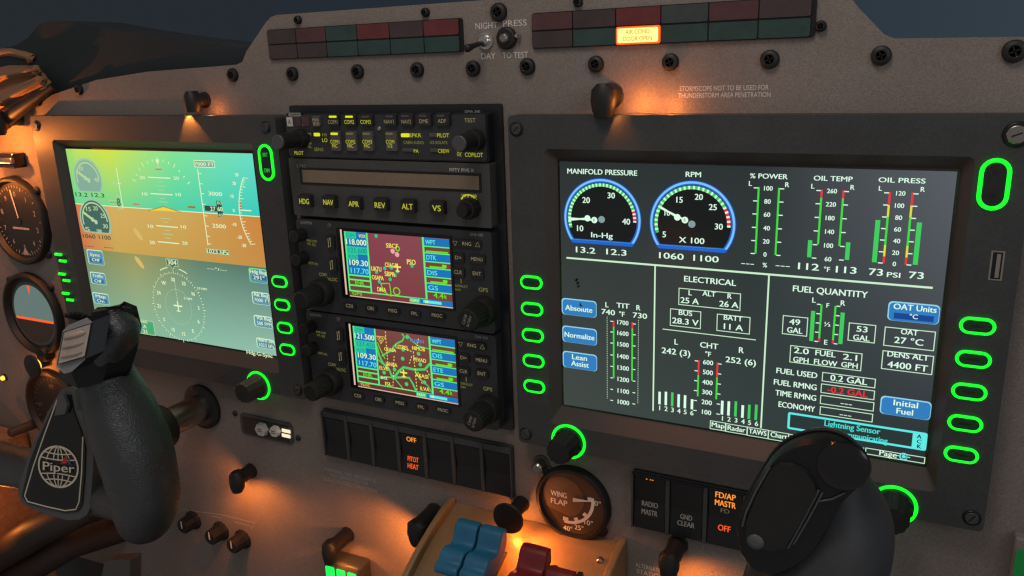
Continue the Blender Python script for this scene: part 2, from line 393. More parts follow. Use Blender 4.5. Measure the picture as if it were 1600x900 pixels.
emgrad('s_bg', [(38, 46, 46), (40, 47, 48), (86, 92, 98)], [(62, 70, 66), (48, 62, 60), (34, 42, 44)], [0.0, 0.55, 1.0])  # uneven backlight glow and glass reflection put into the background colour
# left screen
emgrad('p_sky', [(165, 220, 105), (206, 226, 62), (128, 226, 148), (104, 222, 196)], [(104, 216, 146), (118, 212, 138), (72, 208, 166), (48, 202, 186)], [0.0, 0.24, 0.6, 1.0])
emgrad('p_gnd', [(220, 118, 75), (212, 172, 92), (206, 168, 88), (205, 132, 62)], [(205, 120, 70), (202, 165, 82), (196, 155, 78), (196, 140, 70)], [0.0, 0.22, 0.6, 1.0])
emgrad('p_hsi', [(116, 134, 96), (156, 152, 86), (98, 130, 108), (78, 116, 108)], [(128, 172, 146), (134, 184, 154), (138, 188, 164), (148, 190, 170)], [0.0, 0.3, 0.65, 1.0])
em('p_white', (222, 243, 192)); em('p_dim', (178, 212, 150)); em('p_yellow', (240, 210, 70)); em('p_yellow_dk', (150, 120, 30)); em('p_black', (45, 70, 66)); em('p_gauge', (128, 172, 152)); em('p_gauge_dk', (66, 100, 94))
em('p_reflection', (216, 184, 104)); em('p_key', (92, 146, 170)); em('p_key_dk', (50, 105, 150)); em('p_key_hi', (205, 240, 205)); em('p_key_green', (120, 235, 120)); em('p_red', (190, 110, 90)); em('p_taws', (105, 165, 135)); em('p_green', (70, 170, 110)); em('p_brown', (170, 140, 80)); em('p_ring', (150, 195, 165))
# radio screens
emgrad('g_map', [(132, 62, 76), (136, 74, 82)], [(128, 58, 66), (122, 62, 62)], [0.0, 1.0]); emgrad('g_map2', [(118, 66, 60), (128, 74, 70)], [(98, 54, 44), (92, 50, 44)], [0.0, 1.0])
em('g_green', (95, 240, 125)); em('g_grass', (110, 225, 30)); em('g_blue', (20, 115, 185)); em('g_teal', (40, 200, 150)); em('g_teal_tx', (20, 140, 150)); em('g_yellow', (250, 235, 90)); em('g_orange', (255, 205, 90)); em('g_cyan', (95, 235, 225)); em('g_road', (75, 205, 105)); em('g_pale', (225, 255, 195)); em('g_pink', (235, 165, 165)); em('g_brown', (112, 66, 52)); em('g_ribblue', (70, 140, 215)); em('g_edge', (225, 190, 165))

# ================================================================ THE PANEL
mb = MB()
outline = [(-780, -420), (-560, -430), (-480, -425), (-430, -460), (450, -460), (450, 61), (235, 62), (178, 63.5), (173, 65.5), (160, 79), (150, 92), (143, 95), (-214, 95.3), (-219.5, 94.2), (-224.5, 91), (-246, 72), (-251, 65), (-257, 63.2), (-351, 60.6), (-412, 55.5), (-490, 41), (-560, 15), (-640, -20), (-780, -60)]
mb.prism(outline, 6, 10, 'panel_paint')
panel = mb.build('instrument_panel', bevel=0.8)
tag(panel, 'brown textured metal instrument panel that carries all the screens and radios', 'instrument panel')
def placard(rows, mt='print_white', y=5.9, name='placard'):
    mb = MB()
    for (s_, xl, xr, yc, h) in rows:
        x0 = U(xl, yc, y)[0]; x1 = U(xr, yc, y)[0]; z = U((xl + xr) / 2, yc, y)[1]
        hh = U((xl + xr) / 2, yc - h / 2, y)[1] - U((xl + xr) / 2, yc + h / 2, y)[1]
        mb.text(s_, x0, x1, z, hh, y, mt)
    return mb.build(name, parent=panel)
placard([('NIGHT', 743, 777, 40, 9.5), ('PRESS', 786, 823, 36, 9.5), ('DAY', 752, 774, 87.5, 9.5), ('TO TEST', 785, 825, 86, 9)])
placard([('STORMSCOPE NOT TO BE USED FOR', 1062, 1201, 137.5, 7.5), ('THUNDERSTORM AREA PENETRATION', 1060, 1204, 148.5, 7.5)])
placard([('WARNING: THIS AIRCRAFT IS', 507, 586, 742, 5.5), ('NOT APPROVED FOR', 517, 575, 749, 5.5), ('FLIGHT IN ICING CONDITIONS', 507, 588, 757.5, 5.5)], 'print_dim')
placard([('ALTERNATE', 993, 1032, 887, 6.5), ('STATIC', 995, 1028, 896, 6.5)])

# ================================================================ GLASS COCKPIT DISPLAYS
def bezel_mesh(mb, x0):
    X0, X1, Z0, Z1 = x0 - 31, x0 + 242, -188.5, 27.7
    ix0, ix1, iz0, iz1 = x0 - 7.5, x0 + 218, -170.5, 8
    sx0, sx1, sz0, sz1 = x0 - 1.5, x0 + 212.5, -160.0, 1.2
    o = rr_pts(X0, Z0, X1, Z1, 3, 3); i_ = rr_pts(ix0, iz0, ix1, iz1, 3, 3); q = rr_pts(sx0, sz0, sx1, sz1, 1.0, 3)
    n = len(o)
    fr = [(x, -6, z) for x, z in o] + [(x, -6, z) for x, z in i_]
    ring = [(k, (k + 1) % n, (k + 1) % n + n, k + n) for k in range(n)]
    mb.add(fr, ring, 'bezel')
    mb.add([(x, -6, z) for x, z in i_] + [(x, 0.8, z) for x, z in q], ring, 'bezel_lip')
    ch = [(x, -6, z) for x, z in o] + [(x, 5.95, z) for x, z in o]
    mb.add(ch, [(k, k + n, (k + 1) % n + n, (k + 1) % n) for k in range(n)], 'bezel')
def stadium(cx, cz, wd, h, y, n=10):
    p = []; rr = min(wd, h) / 2
    if wd >= h:
        for i in range(n + 1): a = -PI / 2 + PI * i / n; p.append((cx + wd / 2 - rr + rr * math.cos(a), y, cz + rr * math.sin(a)))
        for i in range(n + 1): a = PI / 2 + PI * i / n; p.append((cx - wd / 2 + rr + rr * math.cos(a), y, cz + rr * math.sin(a)))
    else:
        for i in range(n + 1): a = PI * i / n; p.append((cx + rr * math.cos(a), y, cz + h / 2 - rr + rr * math.sin(a)))
        for i in range(n + 1): a = PI + PI * i / n; p.append((cx + rr * math.cos(a), y, cz - h / 2 + rr + rr * math.sin(a)))
    return p
def bez_button(root, cx, cz, wd=14.0, h=7.4, bars=False):
    mb = MB(); p = [(a[0], a[2]) for a in stadium(cx, cz, wd - 1.6, h - 1.6, 0)]
    mb.prism(p, -7.2, -6, 'key_ring_spill'); mb.rrect(cx - wd * .2, cz - .7, cx + wd * .2, cz + .7, .6, -7.25, 'key_black')
    bt = mb.build('bezel_button', parent=root, bevel=0.3)
    mb = MB()
    if bars:
        for s_ in (-1, 1): mb.tube([(cx - wd * 0.30 + (2.2 if s_ < 0 else -2.2), -7.0, cz + s_ * h * 0.47), (cx + wd * 0.30 + (2.2 if s_ < 0 else -2.2), -7.0, cz + s_ * h * 0.47)], 1.3, 'lit_green', 8)
    else: mb.tube(stadium(cx, cz, wd, h, -6.6), .82, 'lit_green', 8, closed=True)
    mb.build('light_ring', parent=bt)
def bez_rocker(root, cx, cz, wd=11.5, h=23.0, marks=False):
    mb = MB(); p = [(a[0], a[2]) for a in stadium(cx, cz, wd - 2.2, h - 2.2, 0)]
    mb.prism(p, -6.8, -6, 'key_black'); mb.disc(cx, cz + 5.5, 1.6, -6.85, 'rubber'); mb.disc(cx, cz - 5.5, 1.6, -6.85, 'rubber')
    if marks:
        mb.text('BRT', cx - 2.3, cx + 2.3, cz + 5.6, 2.8, -6.95, 'lit_green_soft', 0.01); mb.text('DIM', cx - 2.3, cx + 2.3, cz - 5.6, 2.8, -6.95, 'lit_green_soft', 0.02)
    bt = mb.build('brightness_rocker', parent=root, bevel=0.25)
    mb = MB(); mb.tube(stadium(cx, cz, wd, h, -6.6), 1.0, 'lit_green', 8, closed=True); mb.build('light_ring', parent=bt)
def bez_knob(root, cx, cz, mt='rubber', L=18, rr=8.4):
    mb = MB(); mb.lathe([(rr + 1.2, 0), (rr + 1.2, 3.5), (rr, 5), (rr * 0.97, L - 2), (rr * 0.88, L), (rr * 0.3, L + 0.3)], (cx, -6, cz), (0, -1, 0), mt, 48, smooth=False, flute=0.05, nfl=12)
    kb = mb.build('bezel_knob', parent=root, smooth=True)
    mb = MB(); mb.tube([(cx + (rr + 2.8) * math.cos(2 * PI * i / 40), -6.5, cz + (rr + 2.8) * math.sin(2 * PI * i / 40)) for i in range(40)], .95, 'lit_green', 8, closed=True)
    mb.build('light_ring', parent=kb)
def bez_screw(root, cx, cz, ang, mt='bezel', k=1.0):
    mb = MB(); mb.lathe([(4.4 * k, 0), (4.4 * k, 0.5), (3.9 * k, 0.9)], (cx, -6, cz), (0, -1, 0), 'well_black', 28)
    mb.lathe([(3.3 * k, 0.9), (3.3 * k, 1.3), (2.9 * k, 1.6)], (cx, -6, cz), (0, -1, 0), mt, 24)
    c, s_ = math.cos(ang), math.sin(ang); mb.line(cx - 2.4 * c, cz - 2.4 * s_, cx + 2.4 * c, cz + 2.4 * s_, 0.8, -7.63, 'print_black')
    mb.build('bezel_screw', parent=root)

# ---------------- right display: engine page
EX = thing('flat_panel_display', 'large black display on the right showing engine gauges and fuel quantities', 'display', (105, 6, -188), 'glowing flat panel displays')
mb = MB(); bezel_mesh(mb, 0); mb.build('bezel', parent=EX)
for z in (-75.6, -93.2, -110.8, -128.4, -146.1):
    bez_button(EX, -18.0, z); bez_button(EX, 227.5, z + 0.2, 14.6)
bez_rocker(EX, 226.9, -4.8)
bez_knob(EX, 5.6, -181.2); bez_knob(EX, 198.6, -182.5)
for (x, z, a) in ((-25.2, 19.5, 0.7), (-25.5, -181.5, 2.3), (236, -181, 1.0)): bez_screw(EX, x, z, a)
bez_screw(EX, 233.5, 18.6, .4, 'steel', 1.35)
mb = MB(); mb.box(229.4, 235.2, -6.2, -6, -51.5, -36.8, 'usb_metal'); mb.box(230.2, 234.4, -6.35, -6.2, -50.8, -37.5, 'well_black'); mb.box(231.9, 233.6, -6.8, -6.35, -50.0, -38.2, 'usb_metal'); mb.build('usb_port', parent=EX)
mb = MB(); mb.rect(0, -158.4, 211.2, 0, 0, 's_bg'); SC = mb.build('screen', parent=EX)
Y1, Y2, Y3, Y4 = -0.15, -0.3, -0.45, -0.6
def T(mb, s_, xl, xr, yc, h, mt='s_white', y=Y2, bold=0.012):
    h *= .88; x0 = U(xl, yc, 0)[0]; x1 = U(xr, yc, 0)[0]; c = (xl + xr) / 2; z = U(c, yc, 0)[1]
    mb.text(s_, x0, x1, z, U(c, yc - h / 2, 0)[1] - U(c, yc + h / 2, 0)[1], y, mt, bold)
def TC(mb, s_, xc, yc, h, mt='s_white', y=Y2, bold=0.012):
    h *= .92; x, z = U(xc, yc, 0); mb.text(s_, x, None, z, U(xc, yc - h / 2, 0)[1] - U(xc, yc + h / 2, 0)[1], y, mt, bold)
def BX(mb, tl, br, wd=0.45, mt='s_line', y=Y1):
    a, b_ = U(*tl, 0), U(*br, 0); mb.frame(a[0], a[1], b_[0], b_[1], wd, y, mt)
def LN(mb, p, q, wd=0.8, mt='s_line', y=Y1, hv=True):
    a, b_ = U(*p, 0), U(*q, 0)
    if hv:
        if abs(a[0] - b_[0]) > abs(a[1] - b_[1]): zz = (a[1] + b_[1]) / 2; a = (a[0], zz); b_ = (b_[0], zz)
        else: xx = (a[0] + b_[0]) / 2; a = (xx, a[1]); b_ = (xx, b_[1])
    mb.line(*a, *b_, wd, y, mt)
# dials
def dial(title, tx, hubpx, lft, rgt, bot, nums, unit, reds, needles, vals, minor):
    cx, cz = U(*hubpx, 0); R = (U(rgt, hubpx[1] + 8, 0)[0] - U(lft, hubpx[1] + 8, 0)[0]) / 2; cx = (U(rgt, hubpx[1] + 8, 0)[0] + U(lft, hubpx[1] + 8, 0)[0]) / 2 - 0.2
    zb = U(*bot, 0)[1]; ab = math.asin(max(-1, min(1, (zb - cz) / R)))
    mb = MB()
    def shape(rr, y, mt, zz):
        a = math.asin((zz - cz) / rr); pts = [(cx + rr * math.cos(a + (PI - 2 * a) * i / 48), cz + rr * math.sin(a + (PI - 2 * a) * i / 48)) for i in range(49)]; mb.flat(pts, y, mt)
    shape(R, -0.1, 's_rim_dk', zb); shape(R - 0.35, -0.15, 's_rim', zb + 0.35); shape(R - .8, -0.2, 's_rim_hi', zb + 2.4); shape(R - 2.0, -0.25, 's_rim', zb + 2.5); shape(R - 2.9, -0.3, 's_black', zb + 3.0)
    ra, rb = R - 5.2, R - 3.3; n = minor
    A0, A1 = math.radians(197), math.radians(-2)
    for i in range(n):
        a = A0 + (A1 - A0) * i / n; a2 = A0 + (A1 - A0) * (i + 0.6) / n
        red = i / n > reds
        mb.arc(cx, cz, ra, rb, a2, a, -0.4, 's_red' if red else 's_green2', 3)
        mb.arc(cx, cz, ra, rb, A0 + (A1 - A0) * (i + 1) / n, a2, -0.4, 's_white', 2)
    G = mb.build('dial_gauge', parent=SC)
    mb = MB()
    for (s_, x, yy, h) in nums: TC(mb, s_, x, yy, h, y=-0.45)
    for (s_, a, b_, yy, h) in unit: T(mb, s_, a, b_, yy, h, y=-0.45)
    mb.build('lettering', parent=SC)
    mb = MB()
    for k, (tip, rpx, off) in enumerate(needles):
        tx_, tz = U(*tip, 0); hx, hz = U(*rpx, 0); mb.line(tx_, tz, hx, hz, 1.0, -0.6 - 0.1 * k, 's_white'); mb.disc(hx, hz, 1.9, -0.65 - 0.1 * k, 's_white', 20)
        if k: mb.text('R', hx - 0.6, hx + 0.6, hz, 1.8, -0.8, 's_black')
    hx, hz = U(*hubpx, 0); mb.disc(hx, hz, 2.1, -0.55, 's_hub', 20); mb.build('needle', parent=SC)
    mb = MB(); T(mb, title, tx[0], tx[1], tx[2], 9); mb.build('lettering', parent=SC)
    for (s_, a, b_, yy, h) in vals: mb = MB(); T(mb, s_, a, b_, yy, h); mb.build('readout', parent=SC)
dial('MANIFOLD PRESSURE', (886.7, 995.5, 268.8), (940.5, 342.7), 881, 1003.5, (940, 383), [('20', 916, 312.5, 9.6), ('30', 955.2, 305.3, 9.6), ('40', 978.5, 346, 9.6), ('10', 906.7, 356.5, 9.6)], [('In-Hg', 924, 957.5, 367.5, 9)], 0.90,
     [((889, 343.5), (918.5, 340.8), 0), ((889, 340.5), (929.3, 343.5), 0)], [('13.2', 900, 930, 390.7, 10), ('12.3', 947.5, 978.7, 394, 10)], 32)
dial('RPM', (1071.5, 1095.2, 272.5), (1081.3, 350), 1014.7, 1151.5, (1083, 392.5), [('15', 1061.9, 312, 9.8), ('20', 1092, 307.5, 9.8), ('25', 1113.9, 323.5, 9.8), ('30', 1123.2, 353.9, 9.8), ('5', 1038, 366, 9.8), ('10', 1042.7, 333, 8)], [('X 100', 1061, 1100.5, 375.5, 10)], 0.83,
     [((1032, 322.7), (1058.7, 339.2), 0), ((1033, 324.5), (1070.7, 343.5), 0)], [('1060', 1030, 1068, 400, 10.5), ('1100', 1083.5, 1122.7, 404, 10.5)], 27)
# rules
mb = MB(); LN(mb, (885.3, 402.7), (1457.4, 449.7), 1.1); LN(mb, (1022.7, 415), (1021.5, 642), 0.9); LN(mb, (1200.6, 430), (1190, 669), 0.9); LN(mb, (1035.5, 514), (1181, 531), 0.5)
mb.build('rule_line', parent=SC)
def bars(title, L, R, lb, rb, nums, segs, h=7.5, tk=1, thick=(), tlen=9):
    """title: (text,xl,xr,y); lb/rb: px top & bottom of the coloured scale; segs: [(mat, f0, f1)]"""
    mb = MB()
    if title: T(mb, *title, 8.6)
    if L: TC(mb, 'L', *L, 8); TC(mb, 'R', *R, 8)
    for (s_, x, yy) in nums: TC(mb, s_, x, yy, h)
    mb.build('lettering', parent=SC)
    mb = MB()
    for (t, b_, sgn) in ((lb[0], lb[1], -1), (rb[0], rb[1], 1)):
        x0, z0 = U(*t, 0); x1, z1 = U(*b_, 0); x = (x0 + x1) / 2
        for (mt, f0, f1) in segs: mb.rect(x - 0.5, z0 + (z1 - z0) * f0, x + 0.5, z0 + (z1 - z0) * f1, Y1, mt)
        for (s_, nx, ny) in nums:
            zt = U(nx, ny, 0)[1]
            mb.line(x + sgn * 0.4, zt, x + sgn * (0.4 + tlen / 4), zt, 0.55, Y1, 's_white')
    for (a, b_, wpx) in thick:
        p, q = U(*a, 0), U(*b_, 0); x = (p[0] + q[0]) / 2; wd = wpx / 3.5; mb.rect(x - wd / 2, q[1], x + wd / 2, p[1], Y1, 's_green2')
    mb.build('bar_gauge', parent=SC)
bars(('% POWER', 1172, 1230.7, 275.3), (1172.5, 286.6), (1230, 288.5), ((1185.2, 292.2), (1181, 396.2)), ((1216.7, 293.6), (1212.4, 398.5)),
     [('100', 1200.6, 294.2), ('80', 1199.2, 314.7), ('60', 1198.4, 335.2), ('40', 1197.8, 356.3), ('20', 1197, 377.1), ('0', 1195.3, 397.4)], [('s_green', 0, 1)])
bars(('OIL TEMP', 1271.5, 1332.2, 279), (1270, 290.8), (1332, 292.7), ((1283.6, 296.4), (1278.8, 381.6)), ((1317.3, 297.2), (1312.3, 384.4)),
     [('260', 1299.9, 298.4), ('220', 1298.2, 319.2), ('180', 1297, 340.6), ('140', 1296.2, 362), ('100', 1294.6, 383.6), ('60', 1293.7, 404.7)], [('s_red', 0, .15), ('s_green', .15, 1)], thick=[((1265.3, 375.2), (1265, 401.9), 7.5), ((1324.8, 378.5), (1324, 406), 7.5)])
bars(('OIL PRESS', 1372.7, 1446, 281.8), (1375.6, 294.2), (1441.7, 295.8), ((1390.5, 300), (1380.6, 411.2)), ((1425.6, 300.6), (1415.8, 413)),
     [('120', 1407.3, 302), ('100', 1405.4, 321.2), ('80', 1404, 340), ('60', 1402.3, 358.3), ('40', 1400.9, 376.3), ('20', 1399.2, 394.8), ('0', 1397.2, 412.3)], [('s_red', 0, .18), ('s_yellow', .18, .34), ('s_green', .34, .74), ('s_yellow', .74, .9), ('s_red', .9, 1)], thick=[((1371.3, 343.7), (1366.6, 409.7), 8), ((1436.3, 347.6), (1430.4, 413.7), 8)])
bars(None, None, None, ((958.6, 500.9), (959.3, 590.4)), ((987.6, 503.4), (988.2, 594.8)),
     [('1700', 973.3, 504), ('1600', 973.4, 520.8), ('1500', 973.6, 538.2), ('1400', 973.6, 556.9), ('1300', 973.8, 574.9), ('1200', 973.9, 592.9), ('1100', 974, 611), ('1000', 974.2, 628.4)], [('s_red', 0, .11), ('s_green', .11, 1)], h=7.2, tlen=7)
bars(None, None, None, ((1091.4, 562.5), (1090.8, 619)), ((1121, 566.2), (1119.4, 623.7)),
     [('600', 1106.4, 566.2), ('500', 1106, 581.7), ('400', 1105.4, 597.3), ('300', 1104.8, 612.8), ('200', 1104.2, 628.4), ('100', 1104, 644)], [('s_red', 0, .42), ('s_green', .42, 1)], h=7.6, tlen=8)
mb = MB()
for (a, b_) in (((1158.4, 1178), 411), ((1212, 1234), 414.5)): T(mb, '---', a[0], a[1], b_, 8)
TC(mb, '%', 1195, 414, 7.5); T(mb, '112', 1247, 1279.4, 416.5, 11.5); TC(mb, '°F', 1292, 420.7, 8); T(mb, '113', 1306, 1338, 421.6, 11.5)
T(mb, '73', 1357.5, 1379.2, 425, 11.8); T(mb, 'PSI', 1385.7, 1406.5, 429.4, 8.6); T(mb, '73', 1420, 1443, 430, 11.8)
T(mb, 'ELECTRICAL', 1069, 1150, 438.7, 10); TC(mb, 'L', 1078.4, 457.3, 8.5); T(mb, 'ALT', 1097.7, 1118.2, 458.9, 8.5); TC(mb, 'R', 1140, 462.6, 8.5)
T(mb, '25 A', 1063.4, 1091.8, 469.8, 10); T(mb, '26 A', 1124, 1153.7, 475.4, 10); T(mb, 'BUS', 1060.7, 1081.5, 489, 8.5); T(mb, '28.3 V', 1050.4, 1091.4, 502.4, 10); T(mb, 'BATT', 1131, 1160, 497, 8.5); T(mb, '11 A', 1131, 1160.8, 511, 10)
TC(mb, 'L', 1056.6, 534, 9); T(mb, 'CHT', 1094, 1122, 539.8, 9.5); TC(mb, '°F', 1106.4, 553, 8); TC(mb, 'R', 1158.3, 546.9, 9.5); T(mb, '242 (3)', 1034, 1078.4, 549.7, 10); T(mb, '252 (6)', 1133.7, 1181, 564, 10)
TC(mb, 'L', 948.4, 476, 8.5); T(mb, 'TIT', 963.3, 983.5, 477.5, 8.5); TC(mb, 'R', 997.5, 480.7, 8.5); T(mb, '740', 940, 960.8, 487.5, 9); TC(mb, '°F', 971.7, 490.6, 8); T(mb, '730', 989, 1010.9, 493, 9)
for i, (x, yy) in enumerate(((1030.8, 637), (1040.7, 638.4), (1050.7, 640.2), (1060.7, 641.8), (1070.6, 643.4), (1081, 645))): TC(mb, str(i + 1), x, yy, 7.6)
for i, (x, yy) in enumerate(((1128.8, 653.3), (1139, 654.8), (1150, 656.4), (1160.8, 658.3), (1171.1, 660.1), (1182, 661.7))): TC(mb, str(i + 1), x, yy, 7.6)
T(mb, 'Map', 1112, 1131.9, 664.2, 8); T(mb, 'Radar', 1136.9, 1164.5, 669.8, 8.2); T(mb, 'TAWS', 1170, 1197.5, 675, 8.4); T(mb, 'Chart', 1204, 1229.8, 680.3, 8.6); T(mb, 'T', 1236, 1243, 685, 8.6)
T(mb, 'FUEL QUANTITY', 1238.7, 1356, 455.5, 10.8); TC(mb, 'L', 1271.8, 468.7, 8.5); TC(mb, 'F', 1293.4, 477, 7.5); TC(mb, 'R', 1317, 473.3, 8.5); T(mb, '½', 1288, 1297.5, 506.4, 7.5); TC(mb, 'E', 1290.2, 534.5, 8)
T(mb, '49', 1233.3, 1250, 502.9, 10); T(mb, 'GAL', 1229.8, 1253.6, 516, 9.5); T(mb, '53', 1338.3, 1355.3, 514.2, 10); T(mb, 'GAL', 1333, 1358.5, 527.8, 9.5)
T(mb, '2.0', 1240.5, 1263.6, 548, 10); T(mb, 'FUEL', 1274, 1305.5, 552.3, 9.5); T(mb, '2.1', 1317, 1339, 558, 10); T(mb, 'GPH', 1239.4, 1263.2, 562.3, 9.2); T(mb, 'FLOW', 1271.8, 1308, 566.5, 9.2); T(mb, 'GPH', 1314.4, 1340, 570.4, 9.2)
T(mb, 'FUEL USED', 1213, 1277, 582.5, 9.6); T(mb, 'FUEL RMNG', 1209, 1276, 600.7, 9.6); T(mb, 'TIME RMNG', 1211.3, 1275.3, 617.4, 9.6); T(mb, 'ECONOMY', 1216.3, 1273.5, 635.2, 9.6)
T(mb, '0.2 GAL', 1297.3, 1355, 593.2, 10.5); T(mb, '-0.2 GAL', 1293, 1356, 612, 10.5, 's_redtx'); T(mb, '---', 1313.4, 1331, 630, 8); T(mb, '---', 1312, 1330, 647.6, 8)
T(mb, 'OAT', 1407.6, 1434.3, 518.9, 9.5); T(mb, '27 °C', 1397, 1442.5, 533, 11); T(mb, 'DENS ALT', 1386.3, 1451.3, 555.9, 9.5); T(mb, '4400 FT', 1386.3, 1449.6, 572.2, 11)
mb.build('lettering', parent=SC)
mb = MB()
for (a, b_) in (((1060.6, 449.5), (1156.7, 486)), ((1047.3, 481.6), (1094.9, 514.2)), ((1120.4, 490), (1171.5, 522.6)), ((1223.4, 492.2), (1261, 526)), ((1326.5, 503.6), (1366.7, 536.6)), ((1235, 539), (1345.4, 580)), ((1285, 581), (1367.4, 606.7)), ((1283.1, 598.9), (1366, 625.2)), ((1282, 616.7), (1365, 643)), ((1281.4, 634.4), (1363.2, 660)), ((1382.7, 510), (1459.2, 548.7)), ((1379.2, 547), (1456.3, 586))):
    BX(mb, a, b_)
BX(mb, (1109.5, 656.5), (1133.7, 674)); BX(mb, (1134, 661), (1167.5, 680)); BX(mb, (1167.5, 666.3), (1200.5, 686)); BX(mb, (1200.5, 672), (1232, 691.5)); BX(mb, (1232, 677.5), (1275, 699)); BX(mb, (1352.5, 699), (1444.8, 724.8))
mb.build('readout_box', parent=SC)
mb = MB()
for i, (x, t, b_, c) in enumerate(((1030.8, 612, 631.5, 0), (1040.7, 612, 633, 0), (1050.7, 613, 634.6, 1), (1060.7, 616, 636.2, 0), (1070.6, 617.5, 637.8, 0), (1081.5, 623.7, 639.5, 0), (1128.8, 626, 647.7, 0), (1139, 627, 649.2, 0), (1150, 627, 650.8, 1), (1160.8, 633, 652.7, 0), (1171.1, 632.2, 654.8, 1), (1182, 632.2, 656.4, 1))):
    p, q = U(x, t, 0), U(x, b_, 0); mb.rect(p[0] - 0.75, q[1], p[0] + 0.75, p[1], Y1, 's_green2' if c else 's_white')
for (x, a, b_) in ((948.7, 494.6, 623.7), (997.8, 500, 631.5)):
    p, q = U(x, a, 0), U(x, b_, 0); mb.dash(p[0], p[1], p[0], q[1], 0.4, Y1, 's_line', 0.5, 0.7)
mb.build('bar_gauge', parent=SC)
mb = MB()   # fuel tanks
for (t, b_, sg) in (((1283.5, 475.8), (1280, 533.8), -1), ((1305.2, 478), (1301.6, 536.6), 1)):
    x0, z0 = U(*t, 0); x1, z1 = U(*b_, 0); x = (x0 + x1) / 2
    mb.rect(x - .5, z0, x + .5, z0 + (z1 - z0) * .9, Y1, 's_green'); mb.rect(x - .5, z0 + (z1 - z0) * .9, x + .5, z1, Y1, 's_red')
    for k in range(5): zz = z0 + (z1 - z0) * k / 4; mb.line(x + sg * .5, zz, x + sg * 2.4, zz, .55, Y1, 's_white')
for (a, b_) in (((1270.7, 485.8), (1267.5, 532.7)), ((1316.2, 488.3), (1313.7, 537.4))):
    p, q = U(*a, 0), U(*b_, 0); x = (p[0] + q[0]) / 2; mb.rect(x - 1.05, q[1], x + 1.05, p[1], Y1, 's_green2')
mb.build('bar_gauge', parent=SC)
def soft(root, tl, br, rows, pre='s', inner=None, left=True, rad=2.2):
    a, b_ = U(*tl, 0), U(*br, 0); mb = MB()
    mb.rrect(a[0], a[1], b_[0], b_[1], rad, -0.1, pre + '_blue_hi' if pre == 's' else 'p_key_hi')
    mb.rrect(a[0] + .6, a[1] - .7, b_[0] - .3, b_[1] + .1, rad, -0.15, pre + '_blue' if pre == 's' else 'p_key')
    if inner: c, d = U(*inner[0], 0), U(*inner[1], 0); mb.rect(c[0], c[1], d[0], d[1], -0.2, pre + '_blue_dk' if pre == 's' else 'p_key_dk')
    for (s_, xl, xr, yy, h) in rows: T(mb, s_, xl, xr, yy, h, 's_white' if pre == 's' else 'p_white', -0.28)
    mb.build('soft_key', parent=root)
soft(SC, (877.6, 465), (932.3, 497), [('Absolute', 883.4, 925.3, 482.2, 9)]); soft(SC, (878.7, 508), (932.8, 540.4), [('Normalize', 882.4, 928.5, 524.8, 9)]); soft(SC, (879.3, 547.5), (933.1, 580.8), [('Lean', 894, 917, 558.4, 8.8), ('Assist', 892.7, 919.8, 568.7, 8.8)])
soft(SC, (1388.7, 469.8), (1466.3, 507.8), [('OAT Units', 1396, 1463.5, 481.2, 10), ('°C', 1421, 1434, 494.5, 8)], inner=((1397, 488.2), (1458.5, 503.5))); soft(SC, (1376.7, 617.4), (1453, 657.2), [('Initial', 1396, 1434.3, 630.9, 10), ('Fuel', 1400.5, 1426.4, 643, 10)])
mb = MB()   # alert message
a, b_ = U(1231.6, 643.3, 0), U(1446.7, 704.5, 0)
mb.rrect(a[0], a[1], b_[0], b_[1], 1.2, -0.3, 's_cyan'); c = U(1425, 690, 0)[0]; mb.rect(a[0] + 1.3, b_[1] + 1.3, c, a[1] - 1.2, -0.4, 's_msg')
T(mb, 'Lightning Sensor', 1287.8, 1375.6, 667.2, 10, 's_cyan_tx', -0.5, .014); T(mb, 'is Not Communicating', 1273.5, 1387.3, 679.5, 10, 's_cyan_tx', -0.5, .014)
for (s_, yy) in (('A', 681.4), ('C', 689.3), ('K', 697)): TC(mb, s_, 1436, yy, 6.5, 's_black', -0.5, 0.02)
p = U(1340, 700, 0); mb.rect(p[0] - 14, p[1] - 2.2, p[0] + 3.4, p[1] + 1, -0.3, 's_cyan')
mb.build('message_box', parent=SC)
mb = MB(); T(mb, 'Page', 1373.8, 1401.2, 708.8, 9); p = U(1412, 713, 0); mb.arc(p[0], p[1], 1.5, 2.2, 0.5, 2 * PI - 0.5, Y2, 's_cyan'); mb.disc(p[0], p[1], 1.0, Y2, 's_cyan', 14); mb.line(p[0] - 3.6, p[1], p[0] - 2, p[1], .6, Y2, 's_cyan'); mb.line(p[0] + .8, p[1], p[0] + 3.2, p[1], .6, Y2, 's_cyan'); mb.build('page_selector', parent=SC)
mb = MB()   # ink specks on the glass
for (px, py, s_) in ((901, 437, 1.8), (904, 447, 1.3), (908, 477, 2.0), (903, 442, 1.2)):
    x, z = U(px, py, 0)
    for k in range(4): aa = random.uniform(0, PI); L_ = s_ * random.uniform(.5, 1.1); mb.line(x - L_ * math.cos(aa), z - L_ * math.sin(aa), x + L_ * math.cos(aa) + .3, z + L_ * math.sin(aa), .5, -0.7, 'print_black')
mb.build('scratch_mark', parent=SC)

